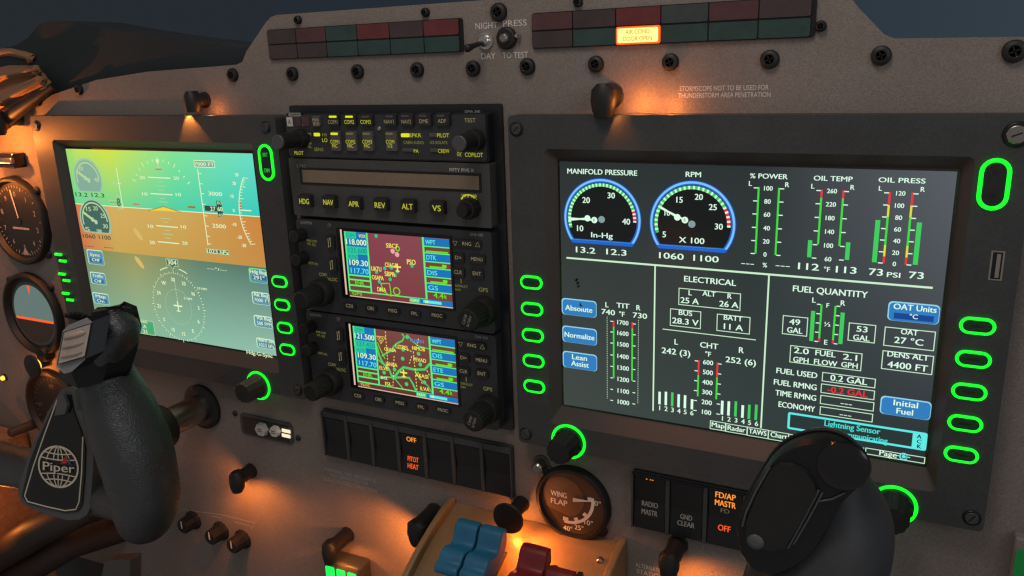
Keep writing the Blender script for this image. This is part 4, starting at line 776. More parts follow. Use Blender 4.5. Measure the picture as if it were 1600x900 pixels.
# ---- GPS navigators
def gps(label, dz, second):
    R = thing('gps_navigator', label, 'navigation radio', (-126, 6, -112 + dz), 'colour map navigation radios')
    mb = MB(); mb.prism(rr_pts(-206.8, -114 + dz, -46.2, -45.5 + dz, 2.5, 4), YF, 3.5, 'radio_black'); mb.build('faceplate', parent=R, bevel=.4)
    sx0, sx1, sz1, sz0 = -163.0, -77.2, -51.8 + dz, -98.4 + dz
    mb = MB(); mb.box(sx0 - 7, sx1 + 1.6, YF - .8, YF, sz0 - 2.4, sz1 + 2.0, 'gloss_black'); mb.box(sx0 - 3.6, sx0 - 2.2, YF - 1.0, YF - .8, sz0, sz1 + 1, 'g_edge'); mb.box(sx0, sx1, YF - 1.0, YF - .8, sz0 - 1.0, sz0 - .3, 'g_edge'); mb.build('screen_frame', parent=R, bevel=.15)
    ys = YF - 1.0; W_, H_ = sx1 - sx0, sz1 - sz0
    mb = MB(); mb.rect(sx0, sz0, sx1, sz1, ys, 'g_map2' if second else 'g_map'); S = mb.build('screen', parent=R)
    X = lambda u: sx0 + u * W_
    Z = lambda v: sz1 - v * H_
    a1, a2, a3, a4 = ys - .1, ys - .18, ys - .26, ys - .34
    def tx(mb, s_, u0, u1, v, h, mt, y=a3, bold=.012): mb.text(s_, X(u0), X(u1), Z(v), h * H_ * .88, y, mt, bold)
    mb = MB()
    mb.rect(X(0), Z(.67), X(.227), Z(0), a1, 'g_blue'); mb.rect(X(0), Z(.105), X(.12), Z(.0), a2, 'g_teal'); mb.rect(X(0), Z(.34), X(.227), Z(.225), a2, 'g_teal'); mb.rect(X(0), Z(.43), X(.12), Z(.34), a2, 'g_teal')
    mb.rect(X(0), Z(1), X(.227), Z(.67), a1, 'g_map2' if second else 'g_brown')
    for v in (.675, .745, .835, .925): mb.rect(X(0), Z(v + .012), X(.235), Z(v - .012), a2, 'g_green')
    mb.rect(X(.22), Z(.93), X(.235), Z(0), a2, 'g_green'); mb.rect(X(0), Z(.93), X(.014), Z(0), a2, 'g_green')
    tx(mb, 'COM', .02, .10, .055, .06, 'g_teal_tx'); tx(mb, '121.500' if second else '118.000', .015, .215, .155, .095, 'g_pale'); tx(mb, '127.450' if second else '121.600', .03, .215, .283, .085, 'g_teal_tx')
    tx(mb, 'VLOC', .02, .115, .385, .06, 'g_teal_tx'); tx(mb, '109.30', .03, .215, .475, .095, 'g_pale'); tx(mb, '117.70', .035, .215, .60, .09, 'g_cyan'); tx(mb, 'ENR', .07, .16, .79, .06, 'g_grass'); tx(mb, 'VLOC' if second else 'GPS', .03, .13, .965, .05, 'g_orange' if second else 'g_grass')
    if not second: tx(mb, 'VOX', .145, .215, .055, .055, 'g_yellow')
    mb.build('frequency_column', parent=S)
    mb = MB(); mb.rect(X(.755), Z(.93), X(.772), Z(0), a2, 'g_green')
    for k, (s_, val) in enumerate((('WPT', '______'), ('DIS' if second else 'DTK', '____' if second else '____'), ('ETE' if second else 'DIS', '__:__' if second else '____'), ('GS', '4.4'))):
        v = k * .225; mb.rect(X(.772), Z(v + .12), X(1), Z(v + .005), a1, 'g_blue'); mb.rect(X(.772), Z(v + .225), X(1), Z(v + .13), a1, 'g_brown'); mb.rect(X(.772), Z(v + .137), X(1), Z(v + .12), a2, 'g_green')
        if k: mb.rect(X(.772), Z(v + .008), X(1), Z(v - .008), a2, 'g_green')
        tx(mb, s_, .785, .875, v + .065, .075, 'g_cyan')
        if k == 3: tx(mb, '4.4', .83, .92, v + .175, .085, 'g_grass'); tx(mb, 'k', .93, .95, v + .175, .075, 'g_grass')
        else:
            mb.rect(X(.785 if k == 0 else .81), Z(v + .212), X(.985 if k == 0 else .955), Z(v + .19), a3, 'g_grass')
            if k: mb.rect(X(.925), Z(v + .2), X(.965), Z(v + .155), a3, 'g_grass')
    mb.rect(X(.235), Z(.935), X(.755), Z(.918), a2, 'g_green')
    mb.rect(X(.60), Z(1), X(1), Z(.925), a2, 'g_blue'); mb.rect(X(.60), Z(1), X(.70), Z(.925), a3, 'g_teal'); mb.rect(X(.73), Z(.985), X(.90), Z(.94), a3, 'g_cyan'); tx(mb, 'NAV', .612, .69, .963, .05, 'g_yellow', a4); tx(mb, '8', .75, .775, .963, .05, 'g_yellow', a4)
    mb.build('data_column', parent=S)
    mb = MB()
    if second:
        def road(pts, wd=1.3, mt='g_road', y=a1): mb.pline([(X(u), Z(v)) for u, v in pts], wd, y, mt)
        road([(.50, .02), (.52, .06), (.50, .13), (.44, .19), (.40, .26), (.385, .32), (.33, .37), (.28, .43)], 1.2)
        road([(.235, .28), (.25, .42), (.285, .55), (.34, .62), (.365, .74), (.385, .76)], 1.6); road([(.385, .76), (.44, .64), (.49, .56), (.60, .57), (.70, .54), (.755, .43)], 1.8); road([(.385, .76), (.47, .73), (.54, .72), (.57, .80), (.60, .92)], 1.5); road([(.24, .80), (.32, .77), (.385, .76)], 1.2); road([(.245, .22), (.27, .33), (.31, .47)], .7, 'g_grass')
        for (p, q) in (((.335, .02), (.335, .62)), ((.405, .4), (.37, .9)), ((.45, .26), (.60, .28)), ((.60, .28), (.61, .9)), ((.58, .36), (.55, .5)), ((.63, .6), (.67, .8)), ((.40, .93), (.57, .92)), ((.66, .06), (.64, .18)), ((.72, .55), (.75, .65))): mb.dash(X(p[0]), Z(p[1]), X(q[0]), Z(q[1]), .6, a2, 'g_yellow', 1.3, 1.2)
        for (u, v) in ((.50, .27), (.65, .30), (.49, .42), (.66, .47), (.40, .30), (.40, .62), (.51, .83), (.69, .75), (.55, .06), (.29, .70)): mb.disc(X(u), Z(v), 1.5, a3, 'g_road', 10)
        for (s_, u0, u1, v, h, mt) in (('RIBEI', .565, .72, .10, .065, 'g_ribblue'), ('UTBEL', .415, .57, .235, .085, 'g_yellow'), ('NIMOB', .58, .725, .22, .085, 'g_yellow'), ('CEASA', .30, .44, .305, .08, 'g_yellow'), ('PEVAD', .585, .73, .40, .085, 'g_yellow'), ('JANBA', .30, .44, .545, .085, 'g_yellow'), ('ELVE', .238, .34, .63, .085, 'g_yellow'), ('ASASI', .59, .74, .655, .085, 'g_yellow'), ('ILVA', .635, .74, .86, .085, 'g_yellow'), ('ISL', .285, .365, .88, .08, 'g_yellow'), ('BHZ', .245, .325, .79, .07, 'g_pale')): tx(mb, s_, u0 + (u1 - u0) * .08, u1 - (u1 - u0) * .08, v, h * .8, mt)
        mb.pline([(X(.245), Z(.115)), (X(.335), Z(.11)), (X(.28), Z(.23))], .8, a3, 'g_orange', closed=True); mb.pline([(X(.265), Z(.135)), (X(.305), Z(.135)), (X(.283), Z(.19))], .6, a3, 'g_yellow', closed=True)
        road([(.235, .5), (.30, .58), (.345, .66), (.385, .76)], 1.0); road([(.385, .76), (.44, .86), (.47, .92)], .9); road([(.55, .02), (.60, .12), (.66, .18), (.755, .2)], .8); road([(.60, .57), (.64, .70), (.72, .80), (.755, .9)], .9)
        pu, pv = .49, .66
    else:
        for (s_, u0, u1, v, h) in (('SBCF', .41, .525, .165, .075), ('CEAGA', .385, .50, .46, .075), ('PSO', .60, .68, .385, .085), ('UATU', .245, .345, .54, .08), ('OSAPA', .245, .36, .675, .075), ('SBPR', .375, .475, .60, .08), ('DIVA', .29, .375, .855, .075)): tx(mb, s_, u0, u1, v, h, 'g_yellow')
        for (u, v) in ((.32, .035), (.38, .52), (.445, .50), (.645, .44), (.295, .59), (.50, .55), (.475, .61), (.425, .68), (.315, .735), (.325, .86)): mb.disc(X(u), Z(v), 1.3, a2, 'g_teal', 10)
        for (u, v) in ((.47, .245), (.51, .29)): mb.disc(X(u), Z(v), 1.8, a2, 'g_pink', 14)
        mb.arc(X(.52), Z(.20), 1.2, 1.9, 0, 2 * PI, a3, 'g_grass', 16); mb.arc(X(.48), Z(.855), 2.2, 3.0, 0, 2 * PI, a3, 'g_grass', 22)
        mb.pline([(X(.33), Z(.76)), (X(.415), Z(.745)), (X(.425), Z(.94))], .8, a3, 'g_grass'); mb.pline([(X(.33), Z(.76)), (X(.35), Z(.88)), (X(.42), Z(.94))], .7, a3, 'g_grass')
        pu, pv = .505, .49
    for (a_, b0, c_, d_, wd) in ((0, -3, 0, 3, 1.1), (-3, .6, 3, .6, 1.1), (-1.6, -2.4, 1.6, -2.4, .8)): mb.line(X(pu) + a_, Z(pv) + b0, X(pu) + c_, Z(pv) + d_, wd, a4, 'g_yellow')
    mb.build('map', parent=S)
    # keys and print
    lab = MB()
    for (s_, a, b_, yc, h, mt) in (('GARMIN', 469, 487, 348, 4.6, 'print_dim'), ('PWR', 479.5, 486, 376, 3.6, 'legend_olive'), ('COM', 487, 494.5, 377, 3.6, 'legend_olive'), ('VOL', 480, 486, 381, 3.6, 'legend_olive'), ('SQ', 488, 493, 382.5, 3.6, 'legend_olive'), ('VLOC', 482, 490, 411, 3.6, 'legend_olive'), ('VOL', 491, 497, 412.5, 3.6, 'legend_olive'), ('COM/', 498.7, 511, 429, 5, 'legend_olive'), ('VLOC', 512, 527, 436.5, 5, 'legend_olive'),
            ('GNS 430', 734, 754.7, 366.7, 4.6, 'print_dim'), ('DEFAULT', 711.6, 730.7, 447.2, 3.8, 'legend_olive'), ('NAV', 711.6, 720, 452.5, 3.6, 'legend_olive'), ('GPS', 748, 762.3, 452.9, 6, 'legend_olive')): TT(lab, s_, a, b_, yc, h, mt, dz=dz)
    x, z = u5(720.5, 439); lab.build('lettering', parent=R); mb = MB(); mb.line(x, z + dz - 1.6, x, z + dz + 1.6, .5, YF - .15, 'legend_olive'); mb.build('arrow_mark', parent=R)
    def gkey(s_, a, b_, yc, h, pad=4, ph=9, mt='legend_cream'):
        k = key(R, a - pad, yc - ph + 1, b_ + pad, yc + ph, 'key_black', 1.4, dz=dz, rad=1.0); mb = MB(); TT(mb, s_, a, b_, yc, h, mt, YF - 1.6, dz=dz); mb.build('lettering', parent=k)
    gkey('D>', 711, 721, 402.6, 5.6); gkey('MENU', 736, 753.8, 405, 5.4); gkey('CLR', 709.7, 721.8, 425.3, 5.8); gkey('ENT', 738.7, 751.5, 427.5, 5.8)
    for (s_, a, b_, yc) in (('CDI', 540.5, 551, 477.8), ('OBS', 574, 584, 481.7), ('MSG', 607, 620, 485.4), ('FPL', 642.7, 652.4, 490), ('PROC', 674.7, 690.7, 493)): gkey(s_, a, b_, yc, 5.2, 4.5, 6.5)
    k = key(R, 706, 373, 752, 389, 'key_black', 1.4, name='range_rocker', dz=dz, rad=1.4); mb = MB(); TT(mb, 'RNG', 722.3, 736, 381, 5.6, 'legend_cream', YF - 1.6, dz=dz)
    for (px, py, up) in ((711, 380.5, -1), (746, 382, 1)): x, z = U(px, py, YF - 1.6); z += dz; mb.pline([(x - 1.7, z - 1.5 * up), (x + 1.7, z - 1.5 * up), (x, z + 1.5 * up)], .4, YF - 1.6, 'legend_cream', closed=True)
    mb.build('lettering', parent=k)
    for (x0, y0, x1, y1) in ((510, 367, 523, 391), (513, 402, 526.5, 426)):
        k = key(R, x0, y0, x1, y1, 'key_black', 1.8, name='flip_flop_key', dz=dz, rad=.7); mb = MB(); x, z = U((x0 + x1) / 2 - 2, (y0 + y1) / 2, YF - 2); z += dz
        for s_ in (-1, 1): mb.line(x + s_ * .9, z - 3, x + s_ * .9, z + 3, .5, YF - 2, 'legend_cream'); mb.disc(x + s_ * .9, z + s_ * 3, .9, YF - 2.05, 'legend_cream', 3)
        mb.build('lettering', parent=k)
    x, z = u5(473, 366); knob(R, x, z + dz, YF, [(4.4, 10, 14)], 'rubber', 'volume_knob'); x, z = u5(476, 402); knob(R, x, z + dz, YF, [(4.4, 10, 14)], 'rubber', 'volume_knob')
    x, z = u5(504, 452); knob(R, x + 1, z - 1.5 + dz, YF, [(10, 9, 0), (6.8, 17, 24)], 'rubber', 'tuning_knob')
    x, z = u5(758, 484); ye = knob(R, x, z + dz, YF, [(9.8, 9, 0), (7.6, 15, 24)], 'rubber', 'cursor_knob'); mb = MB()
    for k_, s_ in enumerate(('PUSH', 'CRSR')):
        mb.text(s_, -3.6, 3.6, 1.5 - 3.2 * k_, 1.9, 0, 'print_dim', 0, fmap=lambda X, Z, x=x, z=z + dz, ye=ye: (x + X * .35 + Z * .94, ye - .1, z + X * .94 - Z * .35))
    mb.build('lettering', parent=R)
    for (px, py, rr, mt) in ((418 / 5.625 + 440, 72 / 5.625 + 340, 1.9, 'key_grey'), (503, 449, 1.3, 'steel')):
        x, z = u5(px, py); mb = MB(); mb.lathe([(rr, 0), (rr * .8, .5)], (x, YF, z + dz), (0, -1, 0), mt, 18); mb.build('photocell' if rr > 1.5 else 'face_screw', parent=R)
    x, z = u5(771, 496); mb = MB(); mb.lathe([(1.3, 0), (1.0, .6), (.5, .9)], (x - 1, YF, z + dz - .6), (0, -1, 0), 'lit_orange', 14); mb.build('indicator_or_mark', parent=R)
    return R
gps('upper of the two map radios, plain pink-brown map and 118.000 frequency', 0, False)
gps('lower of the two map radios, busy map of green lines and 121.500 frequency', -69.8, True)

# ================================================================ ANNUNCIATOR PANELS
def annunciator(label, x0, pitch, top, bot, lit=None):
    A = thing('annunciator_panel', label, 'warning lights', (x0 + pitch * 3, 6, 66), 'warning light panels along the panel top')
    mb = MB(); mb.prism(rr_pts(x0 - .3, 65.6, x0 + pitch * 6 + 2.0, 85.8, 1.8, 4), 4.6, 5.95, 'well_black'); mb.build('frame', parent=A, bevel=.3)
    for r_, (cols, za, zb) in enumerate(((top, 76.2, 85.3), (bot, 66.2, 75.2))):
        for k, c in enumerate(cols):
            a, b_ = x0 + k * pitch + .35, x0 + (k + 1) * pitch - .35; mb = MB()
            if lit == (r_, k):
                mb.prism(rr_pts(a, za - .3, b_, zb + .3, 1.2, 4), 3.2, 4.6, 'ann_lit_edge'); mb.rrect(a + .9, za + .6, b_ - .9, zb - .6, 1, 3.1, 'ann_lit')
            else: mb.prism(rr_pts(a, za, b_, zb, .9, 3), 3.6, 4.6, c)
            o = mb.build('lamp_lens', parent=A, bevel=.25)
            if lit == (r_, k):
                o['label'] = 'lit amber lens reading AIR COND DOOR OPEN'; mb = MB(); cx_ = (a + b_) / 2; mb.text('AIR COND', cx_ - 7, cx_ + 7, 72.6, 2.3, 2.95, 'ann_text'); mb.text('DOOR OPEN', cx_ - 8.3, cx_ + 8.3, 68.9, 2.3, 2.95, 'ann_text'); mb.build('lettering', parent=o)
annunciator('left row of twelve unlit red and green warning lights along the panel top', -223, 25.9, ['ann_dim', 'ann_redbrown', 'ann_teal', 'ann_red', 'ann_brown', 'ann_red'], ['ann_brown', 'ann_dim', 'ann_teal', 'ann_teal', 'ann_teal', 'ann_teal'])
annunciator('right row of warning lights with the glowing amber AIR COND DOOR OPEN light', -18, 26.1, ['ann_redbrown', 'ann_dim', 'ann_red', 'ann_grey', 'ann_redbrown', 'ann_brown'], ['ann_dim', 'ann_teal', 'ann_brown', 'ann_teal', 'ann_teal', 'ann_teal'], (1, 2))

# ================================================================ PANEL FASTENERS
def fastener(x, z, label, rr=4.6):
    mb = MB(); mb.lathe([(rr, 0), (rr, 1.6), (rr * .9, 2.6), (rr * .62, 3.2)], (x, 6, z), (0, -1, 0), 'rubber', 48, smooth=False, flute=.018, nfl=16)
    mb.lathe([(rr * .5, 3.2), (rr * .5, 3.25), (rr * .12, 1.9)], (x, 6, z), (0, -1, 0), 'gloss_black', 16)
    for a in (0.4, 0.4 + PI / 2): mb.line(x - rr * .42 * math.cos(a), z - rr * .42 * math.sin(a), x + rr * .42 * math.cos(a), z + rr * .42 * math.sin(a), rr * .13, 2.72, 'well_black')
    tag(mb.build('panel_fastener', smooth=True, org=(x, 6, z)), label, 'fastener', 'round black panel fasteners')
for (x, z, rr, lb) in ((-489.8, 39, 4, 'black panel fastener farthest left, by the orange window trim'), (-433.6, 48.3, 4.4, 'second black fastener from the left, under the curved dark coaming'), (-261, 56.1, 4.8, 'black fastener at the foot of the step in the panel top edge'), (-204.7, 55.6, 4.8, 'black fastener under the left end of the left warning lights'), (-148.3, 55.7, 4.8, 'black fastener under the third column of the left warning lights'), (-100.9, 55.7, 4.8, 'black fastener under the right end of the left warning lights'), (-59.7, 55.4, 4.9, 'black fastener just below the word DAY'), (-22.2, 55.6, 5, 'black fastener just below the words TO TEST'),
        (21.7, 55.8, 4.7, 'black fastener left of and below the glowing amber warning light'), (65.6, 55.6, 4.7, 'black fastener right of and below the glowing amber warning light'), (118.9, 55.4, 4.9, 'black fastener above the end of the STORMSCOPE placard'), (172.4, 55.6, 4.8, 'dark fastener below the right shoulder of the panel top edge'), (229.1, 55.7, 5.2, 'large dark fastener at the far right edge of the photo'), (-40.3, 87.6, 5.4, 'black fastener directly above the NIGHT and PRESS lettering'), (-92, 90.3, 2.8, 'small hole-like fastener above the right end of left warning lights'), (-194.9, 91, 2.8, 'small hole-like fastener above the left end of left warning lights'), (11, 90.4, 2.8, 'small fastener above the left end of right warning lights'), (143.2, 70.9, 2.8, 'small fastener beside the right end of right warning lights')):
    fastener(x, z, lb, rr)

# ================================================================ TOGGLE SWITCHES AND PRESS-TO-TEST
TG = thing('toggle_switch', 'chrome toggle switch between NIGHT and DAY lettering', 'switch', (-50, 6, 71.5))
mb = MB(); mb.lathe([(5, 0), (5, 1.2), (3.6, 1.4), (3.6, 4), (3, 4.6)], (-50, 6, 71.5), (0, -1, 0), 'chrome', 24, smooth=False); mb.build('collar', parent=TG, smooth=True)
mb = MB(); mb.lathe([(1.2, 3), (1.6, 12), (2.4, 17), (2.2, 18.5), (1, 19)], (-50, 6, 71.5), (-.25, -1, -.25), 'rubber', 16); mb.build('lever', parent=TG)
PB = thing('push_button', 'black press to test button with a small chrome stud beside it', 'button', (-34.5, 6, 73))
mb = MB(); mb.lathe([(6.6, 0), (6.6, 2), (5.6, 3.4), (5.2, 3.4)], (-35.5, 6, 72.5), (0, -1, 0), 'rubber', 28); mb.build('collar', parent=PB)
mb = MB(); mb.lathe([(3.2, 3.4), (3.0, 5.2), (2, 6)], (-35.5, 6, 72.5), (0, -1, 0), 'steel', 20); mb.build('plunger', parent=PB)
mb = MB(); mb.lathe([(1.8, 0), (1.6, 3), (.9, 4.2)], (-27.6, 6, 73.5), (0, -1, 0), 'chrome', 16); mb.build('stud', parent=PB)

# ================================================================ HOODED POST LIGHTS
def post_light(x, z, label, L=17, rr=6.0, beak=13.0, lean=0.0, disc=False):
    t = thing('post_light', label, 'post light', (x, 6, z), 'hooded orange post lights')
    mb = MB(); mb.lathe([(rr + .6, 0), (rr + .6, 1.2), (rr, 1.5), (rr, L), (rr * .8, L + 1.5)], (x, 6, z), (0, -1, 0), 'rubber', 28); mb.build('stem', parent=t, smooth=True)
    y1 = 6 - L
    if disc:
        mb = MB(); mb.lathe([(rr * .7, L - 1), (11, L + 1.2), (11.6, L + 2.4), (11, L + 3.4), (5, L + 4.0)], (x, 6, z), (0, -1, 0), 'rubber', 36); mb.build('hood', parent=t, smooth=True)
        mb = MB(); mb.lathe([(rr + .3, L - 3.2), (rr + .3, L - 1.8)], (x, 6, z), (0, -1, 0), 'lamp_amber', 24); mb.build('lens', parent=t)
    else:
        mb = MB(); rings = []
        for (dz, w_, ya, yb) in ((7.2, .55, y1 + 6, y1 - 3.5), (4, 1.05, y1 + 7, y1 - 5), (-2, 1.12, y1 + 7, y1 - 5.5), (-8, .95, y1 + 6.4, y1 - 5.2), (-beak, .7, y1 + 4.5, y1 - 4.2)):
            rings.append([(x + lean * (-dz) + rr * w_ * math.cos(2 * PI * k / 20), (ya + yb) / 2 + (ya - yb) / 2 * math.sin(2 * PI * k / 20), z + dz) for k in range(20)])
        mb.loft(rings, 'rubber'); mb.build('hood', parent=t, smooth=True)
    return t
post_light(-293, 38.5, 'hooded post light above the left display, shining down on its bezel', 13, 5.4, beak=8)
post_light(31, 38, 'heart-shaped hooded post light above the right display, glowing orange below', 14, 6.8, beak=11.5)
post_light(-521, 25, 'hooded post light above the round gauges at the left edge', 20)
post_light(-296, -272, 'hooded post light left of the WARNING placard, lighting bare panel orange', 18, beak=11)
post_light(-197, -309, 'hooded post light just above the three green gear lights', 24, beak=12)
post_light(-110, -268, 'hooded post light tucked against the left rib of the lever quadrant', 26, 7.4, beak=12)
post_light(-36.5, -243, 'disc-shaped black post light over the blue and red levers', 19, 5.4, disc=True)
post_light(76.5, -246, 'hooded post light below the RADIO MASTR switch row', 22, beak=13)
post_light(-549, -207, 'round black post light between the two lower left gauges', 14, 5, disc=True)
spot('post_or_fill_bulb', -299, -9.5, 32, -296, -3, 0, .24, 80, .3)
spot('post_or_fill_bulb', 36, -9.5, 31, 46, 0, 0, .30, 100, .6)
spot('post_or_fill_bulb', 60, -32, 22, 95, -3, -168, .7, 50, .9)  # added spot warming the display's lower lip, clear of the hood
bulb('post_or_fill_bulb', 50, -5, 33, .026, 1)
bulb('post_or_fill_bulb', 68, -3, 31, .012, 1)
bulb('post_or_fill_bulb', -281, -2, 31, .006, 1)
bulb('post_or_fill_bulb', -530, -30, 4, .36)
bulb('post_or_fill_bulb', -576, -26, -34, .12)  # added bulb to brighten the upper gauge; no post stands here
spot('post_or_fill_bulb', -296, -26, -287, -282, 6, -335, .16, 150, .6, 2)
spot('post_or_fill_bulb', -303, -18, -279, -330, 6, -292, .05, 130, .9, 2)
spot('post_or_fill_bulb', -190, -18, -320, -178, 6, -350, .04, 130, .6, 2)
spot('post_or_fill_bulb', -126, -30, -286, -156, 6, -334, .30, 146, .55, 2)
bulb('post_or_fill_bulb', -34, -13, -251.5, .050, 2)
spot('post_or_fill_bulb', -20, -22, -243, -6, -26, -275, .17, 150, .6, 2)  # added fill over the quadrant plate, without a fitting of its own
spot('post_or_fill_bulb', 84, -22, -262, 96, 6, -292, .13, 140, .7, 2)
bulb('post_or_fill_bulb', -548, -9, -217, .09)

# ================================================================ SWITCH PANELS
def switch_panel(label, x0, x1, z0, z1, n, legends, bar=6.0):
    S = thing('rocker_switch_row', label, 'switch panel', ((x0 + x1) / 2, 6, z0), 'black rocker switch panels')
    mb = MB(); mb.prism(rr_pts(x0, z0, x1, z1, 1.2, 3), 3.6, 5.95, 'bezel')
    p = (x1 - x0) / n
    for k in range(n + 1):
        x = x0 + k * p; mb.box(max(x0, x - 1.3), min(x1, x + 1.3), .6, 3.6, z0 + 1, z1 - 1.2, 'bezel')
    mb.box(x0 + 1.3, x1 - 1.3, 1.6, 3.6, z1 - bar, z1 - 1.0, 'bezel'); mb.build('frame', parent=S, bevel=.4)
    for k in range(n):
        a, b_ = x0 + k * p + 1.7, x0 + (k + 1) * p - 1.7; zt, zb = z1 - bar - .4, z0 + 1.6; zm = (zt + zb) / 2
        mb = MB(); v = []
        for x in (a, b_): v += [(x, 3.5, zt), (x, 1.9, zt), (x, 3.0, zm), (x, 1.0, zb), (x, 3.5, zb)]
        mb.add(v, [(0, 1, 2, 4), (2, 3, 4), (5, 9, 7, 6), (7, 9, 8), (1, 6, 7, 2), (2, 7, 8, 3), (0, 5, 6, 1), (3, 8, 9, 4), (0, 4, 9, 5)], 'well_black'); o = mb.build('rocker', parent=S, bevel=.3)
        if k in legends:
            mb = MB(); cx_ = (a + b_) / 2
            for (s_, wd, dz, h, mt) in legends[k]:
                zz = zm + dz
                def fm(X, Z, zm=zm, zt=zt, zb=zb):
                    y = (3.0 - 1.1 * (Z - zm) / (zt - zm)) if Z > zm else (3.0 - 2.0 * (zm - Z) / (zm - zb)); return (X, y - .2, Z)
                mb.text(s_, cx_ - wd / 2, cx_ + wd / 2, zz, h, 0, mt, .012, fmap=fm)
            mb.build('lettering', parent=o)
switch_panel('long black row of seven rockers, one lit OFF and PITOT HEAT', -208.2, -41, -238.8, -198.4, 7, {3: [('OFF', 8.5, 12.5, 3.8, 'lit_orange'), ('PITOT', 9.5, -3.8, 3.8, 'lit_orange_red'), ('HEAT', 9.5, -9.4, 3.8, 'lit_orange_red')]})
switch_panel('black rocker row reading RADIO MASTR, GND CLEAR and lit FD/AP MASTR', 46.0, 142, -239, -197.8, 4, {0: [('• ••', 5, 17.0, 1.6, 'lit_orange'), ('RADIO', 10.5, -1.2, 3.6, 'print_dim'), ('MASTR', 10.5, -6.9, 3.6, 'print_dim')], 1: [('GND', 7.5, -4.6, 3.3, 'print_dim'), ('CLEAR', 11, -9.2, 3.3, 'print_dim')], 2: [('FD/AP', 12.2, 16.2, 4.0, 'lit_orange'), ('MASTR', 12.6, 10.6, 4.0, 'lit_orange'), ('FD', 5.2, 5.6, 2.9, 'print_dim'), ('OFF', 7.6, -6.4, 3.8, 'lit_orange_red')]}, 1.6)
# small plate with white hexagonal buttons
SP = thing('selector_plate', 'small black plate with two white hexagonal buttons and two lit white bars', 'selector', (-270, 6, -226))
mb = MB(); mb.prism(rr_pts(-300, -237.5, -243.5, -218.3, 4, 4), 4.6, 5.95, 'bezel'); mb.box(-297, -247.5, 4.2, 4.6, -235.5, -221, 'well_black'); mb.build('plate', parent=SP, bevel=.4)
for (px, rr, py) in ((407, 6.4, 672), (428, 5.2, 675)):
    x, z = U(px, py, 1); mb = MB(); mb.prism([(x + rr * math.cos(PI / 6 * 0 + PI / 3 * k), z + .95 * rr * math.sin(PI / 3 * k)) for k in range(6)], .4, 4.2, 'white_plastic', taper=.92)
    for k in (-.9, .9): mb.rect(x - 2.6, z + k - .5, x + 1.6, z + k + .3, .3, 'hub_grey')
    mb.build('hex_button', parent=SP, bevel=.4)
mb = MB(); 
for py in (673.5, 681): x, z = U(447, py, 3.8); mb.box(x - 4.4, x + 4.4, 3.4, 4.2, z - 1.5, z + 1.5, 'white_lit')
mb.build('lit_bar', parent=SP, bevel=.3)
for x in (-306, -238.5):
    mb = MB(); z = -220.5 if x < -300 else -230.5; mb.lathe([(2.4, 0), (2.2, 1.3), (1.2, 1.8)], (x, 6, z), (0, -1, 0), 'rubber', 18); mb.build('screw', parent=SP)

# ================================================================ WING FLAP GAUGE
FG = thing('flap_gauge', 'round black WING FLAP gauge with a white needle at zero', 'gauge', (3.6, 6, -231.5))
fx, fz, fr = 3.8, -231.8, 27.0
mb = MB(); mb.lathe([(fr, 0), (fr, 4.5), (fr - 1.2, 6.2), (fr - 3.2, 6.4), (fr - 4.2, 3.2)], (fx, 6, fz), (0, -1, 0), 'rubber', 64); mb.build('rim', parent=FG, smooth=True)
for a in (2.35, -.72):
    mb = MB(); x, z = fx + 26.5 * math.cos(a), fz + 26.5 * math.sin(a); mb.lathe([(4.4, 0), (4.4, 1.4), (3, 2)], (x, 6, z), (0, -1, 0), 'rubber', 18); mb.build('ear', parent=FG)
mb = MB(); mb.disc(fx, fz, fr - 3.9, 2.7, 'dial_brown', 48); mb.flat([(fx - 19.5 * 1, fz - 6)] + [(fx - 6.5 + 15 * math.cos(a), fz + 3.5 + 15 * math.sin(a)) for a in [math.radians(d) for d in range(-70, 200, 15)]], 2.55, 'dial_cap')
ax_, az_ = fx - 4.2, fz + 4.0
mb.arc(ax_, az_, 18.0, 20.2, math.radians(10), math.radians(-96), 2.5, 'dial_print', 30)
for d in (7, -38, -66, -93): a = math.radians(d); mb.line(ax_ + 15.6 * math.cos(a), az_ + 15.6 * math.sin(a), ax_ + 18.6 * math.cos(a), az_ + 18.6 * math.sin(a), 3.0 if d > -90 else 4, 2.45, 'dial_print')
for (s_, px, py, w_) in (('0°', 933.5, 787, 4.6), ('10°', 919.5, 817, 6.2), ('25°', 904.5, 824.5, 6.4), ('40°', 887, 825.5, 6.8)): x, z = U(px, py, 2.5); mb.text(s_, x - w_ / 2, x + w_ / 2, z, 3.6, 2.45, 'dial_print', .012)
for (s_, a, b_, py) in (('WING', 860.5, 885, 772), ('FLAP', 860.5, 886, 784)): x0, x1 = U(a, py, 2.4)[0], U(b_, py, 2.4)[0]; mb.text(s_, x0, x1, U(872, py, 2.4)[1], 4, 2.4, 'dial_print', .014)
mb.build('dial_face', parent=FG)
mb = MB(); x0, z0 = U(895, 781, 1.4); x1, z1 = U(927, 784, 1.4); mb.add([(x0, 1.4, z0 + 1.6), (x0, 1.4, z0 - 1.6), (x1, 1.4, z1), (x0, 2.2, z0)], [(0, 1, 2), (0, 2, 3), (2, 1, 3)], 'dial_print'); mb.build('needle', parent=FG)
ST = thing('panel_stud', 'short chrome stud in a dark hole above the WING FLAP gauge', 'stud', (-20, 6, -209)); mb = MB(); mb.lathe([(6.2, 0), (6.2, .5), (5.6, .8)], (-20, 6, -208), (0, -1, 0), 'cap_grey', 28); mb.build('washer', parent=ST)
mb = MB(); mb.lathe([(4.0, .6), (4.0, 8), (3.0, 9.2), (1.2, 9.2)], (-20, 6, -208.5), (0, -1, 0), 'steel', 24); mb.build('pin', parent=ST, smooth=True)

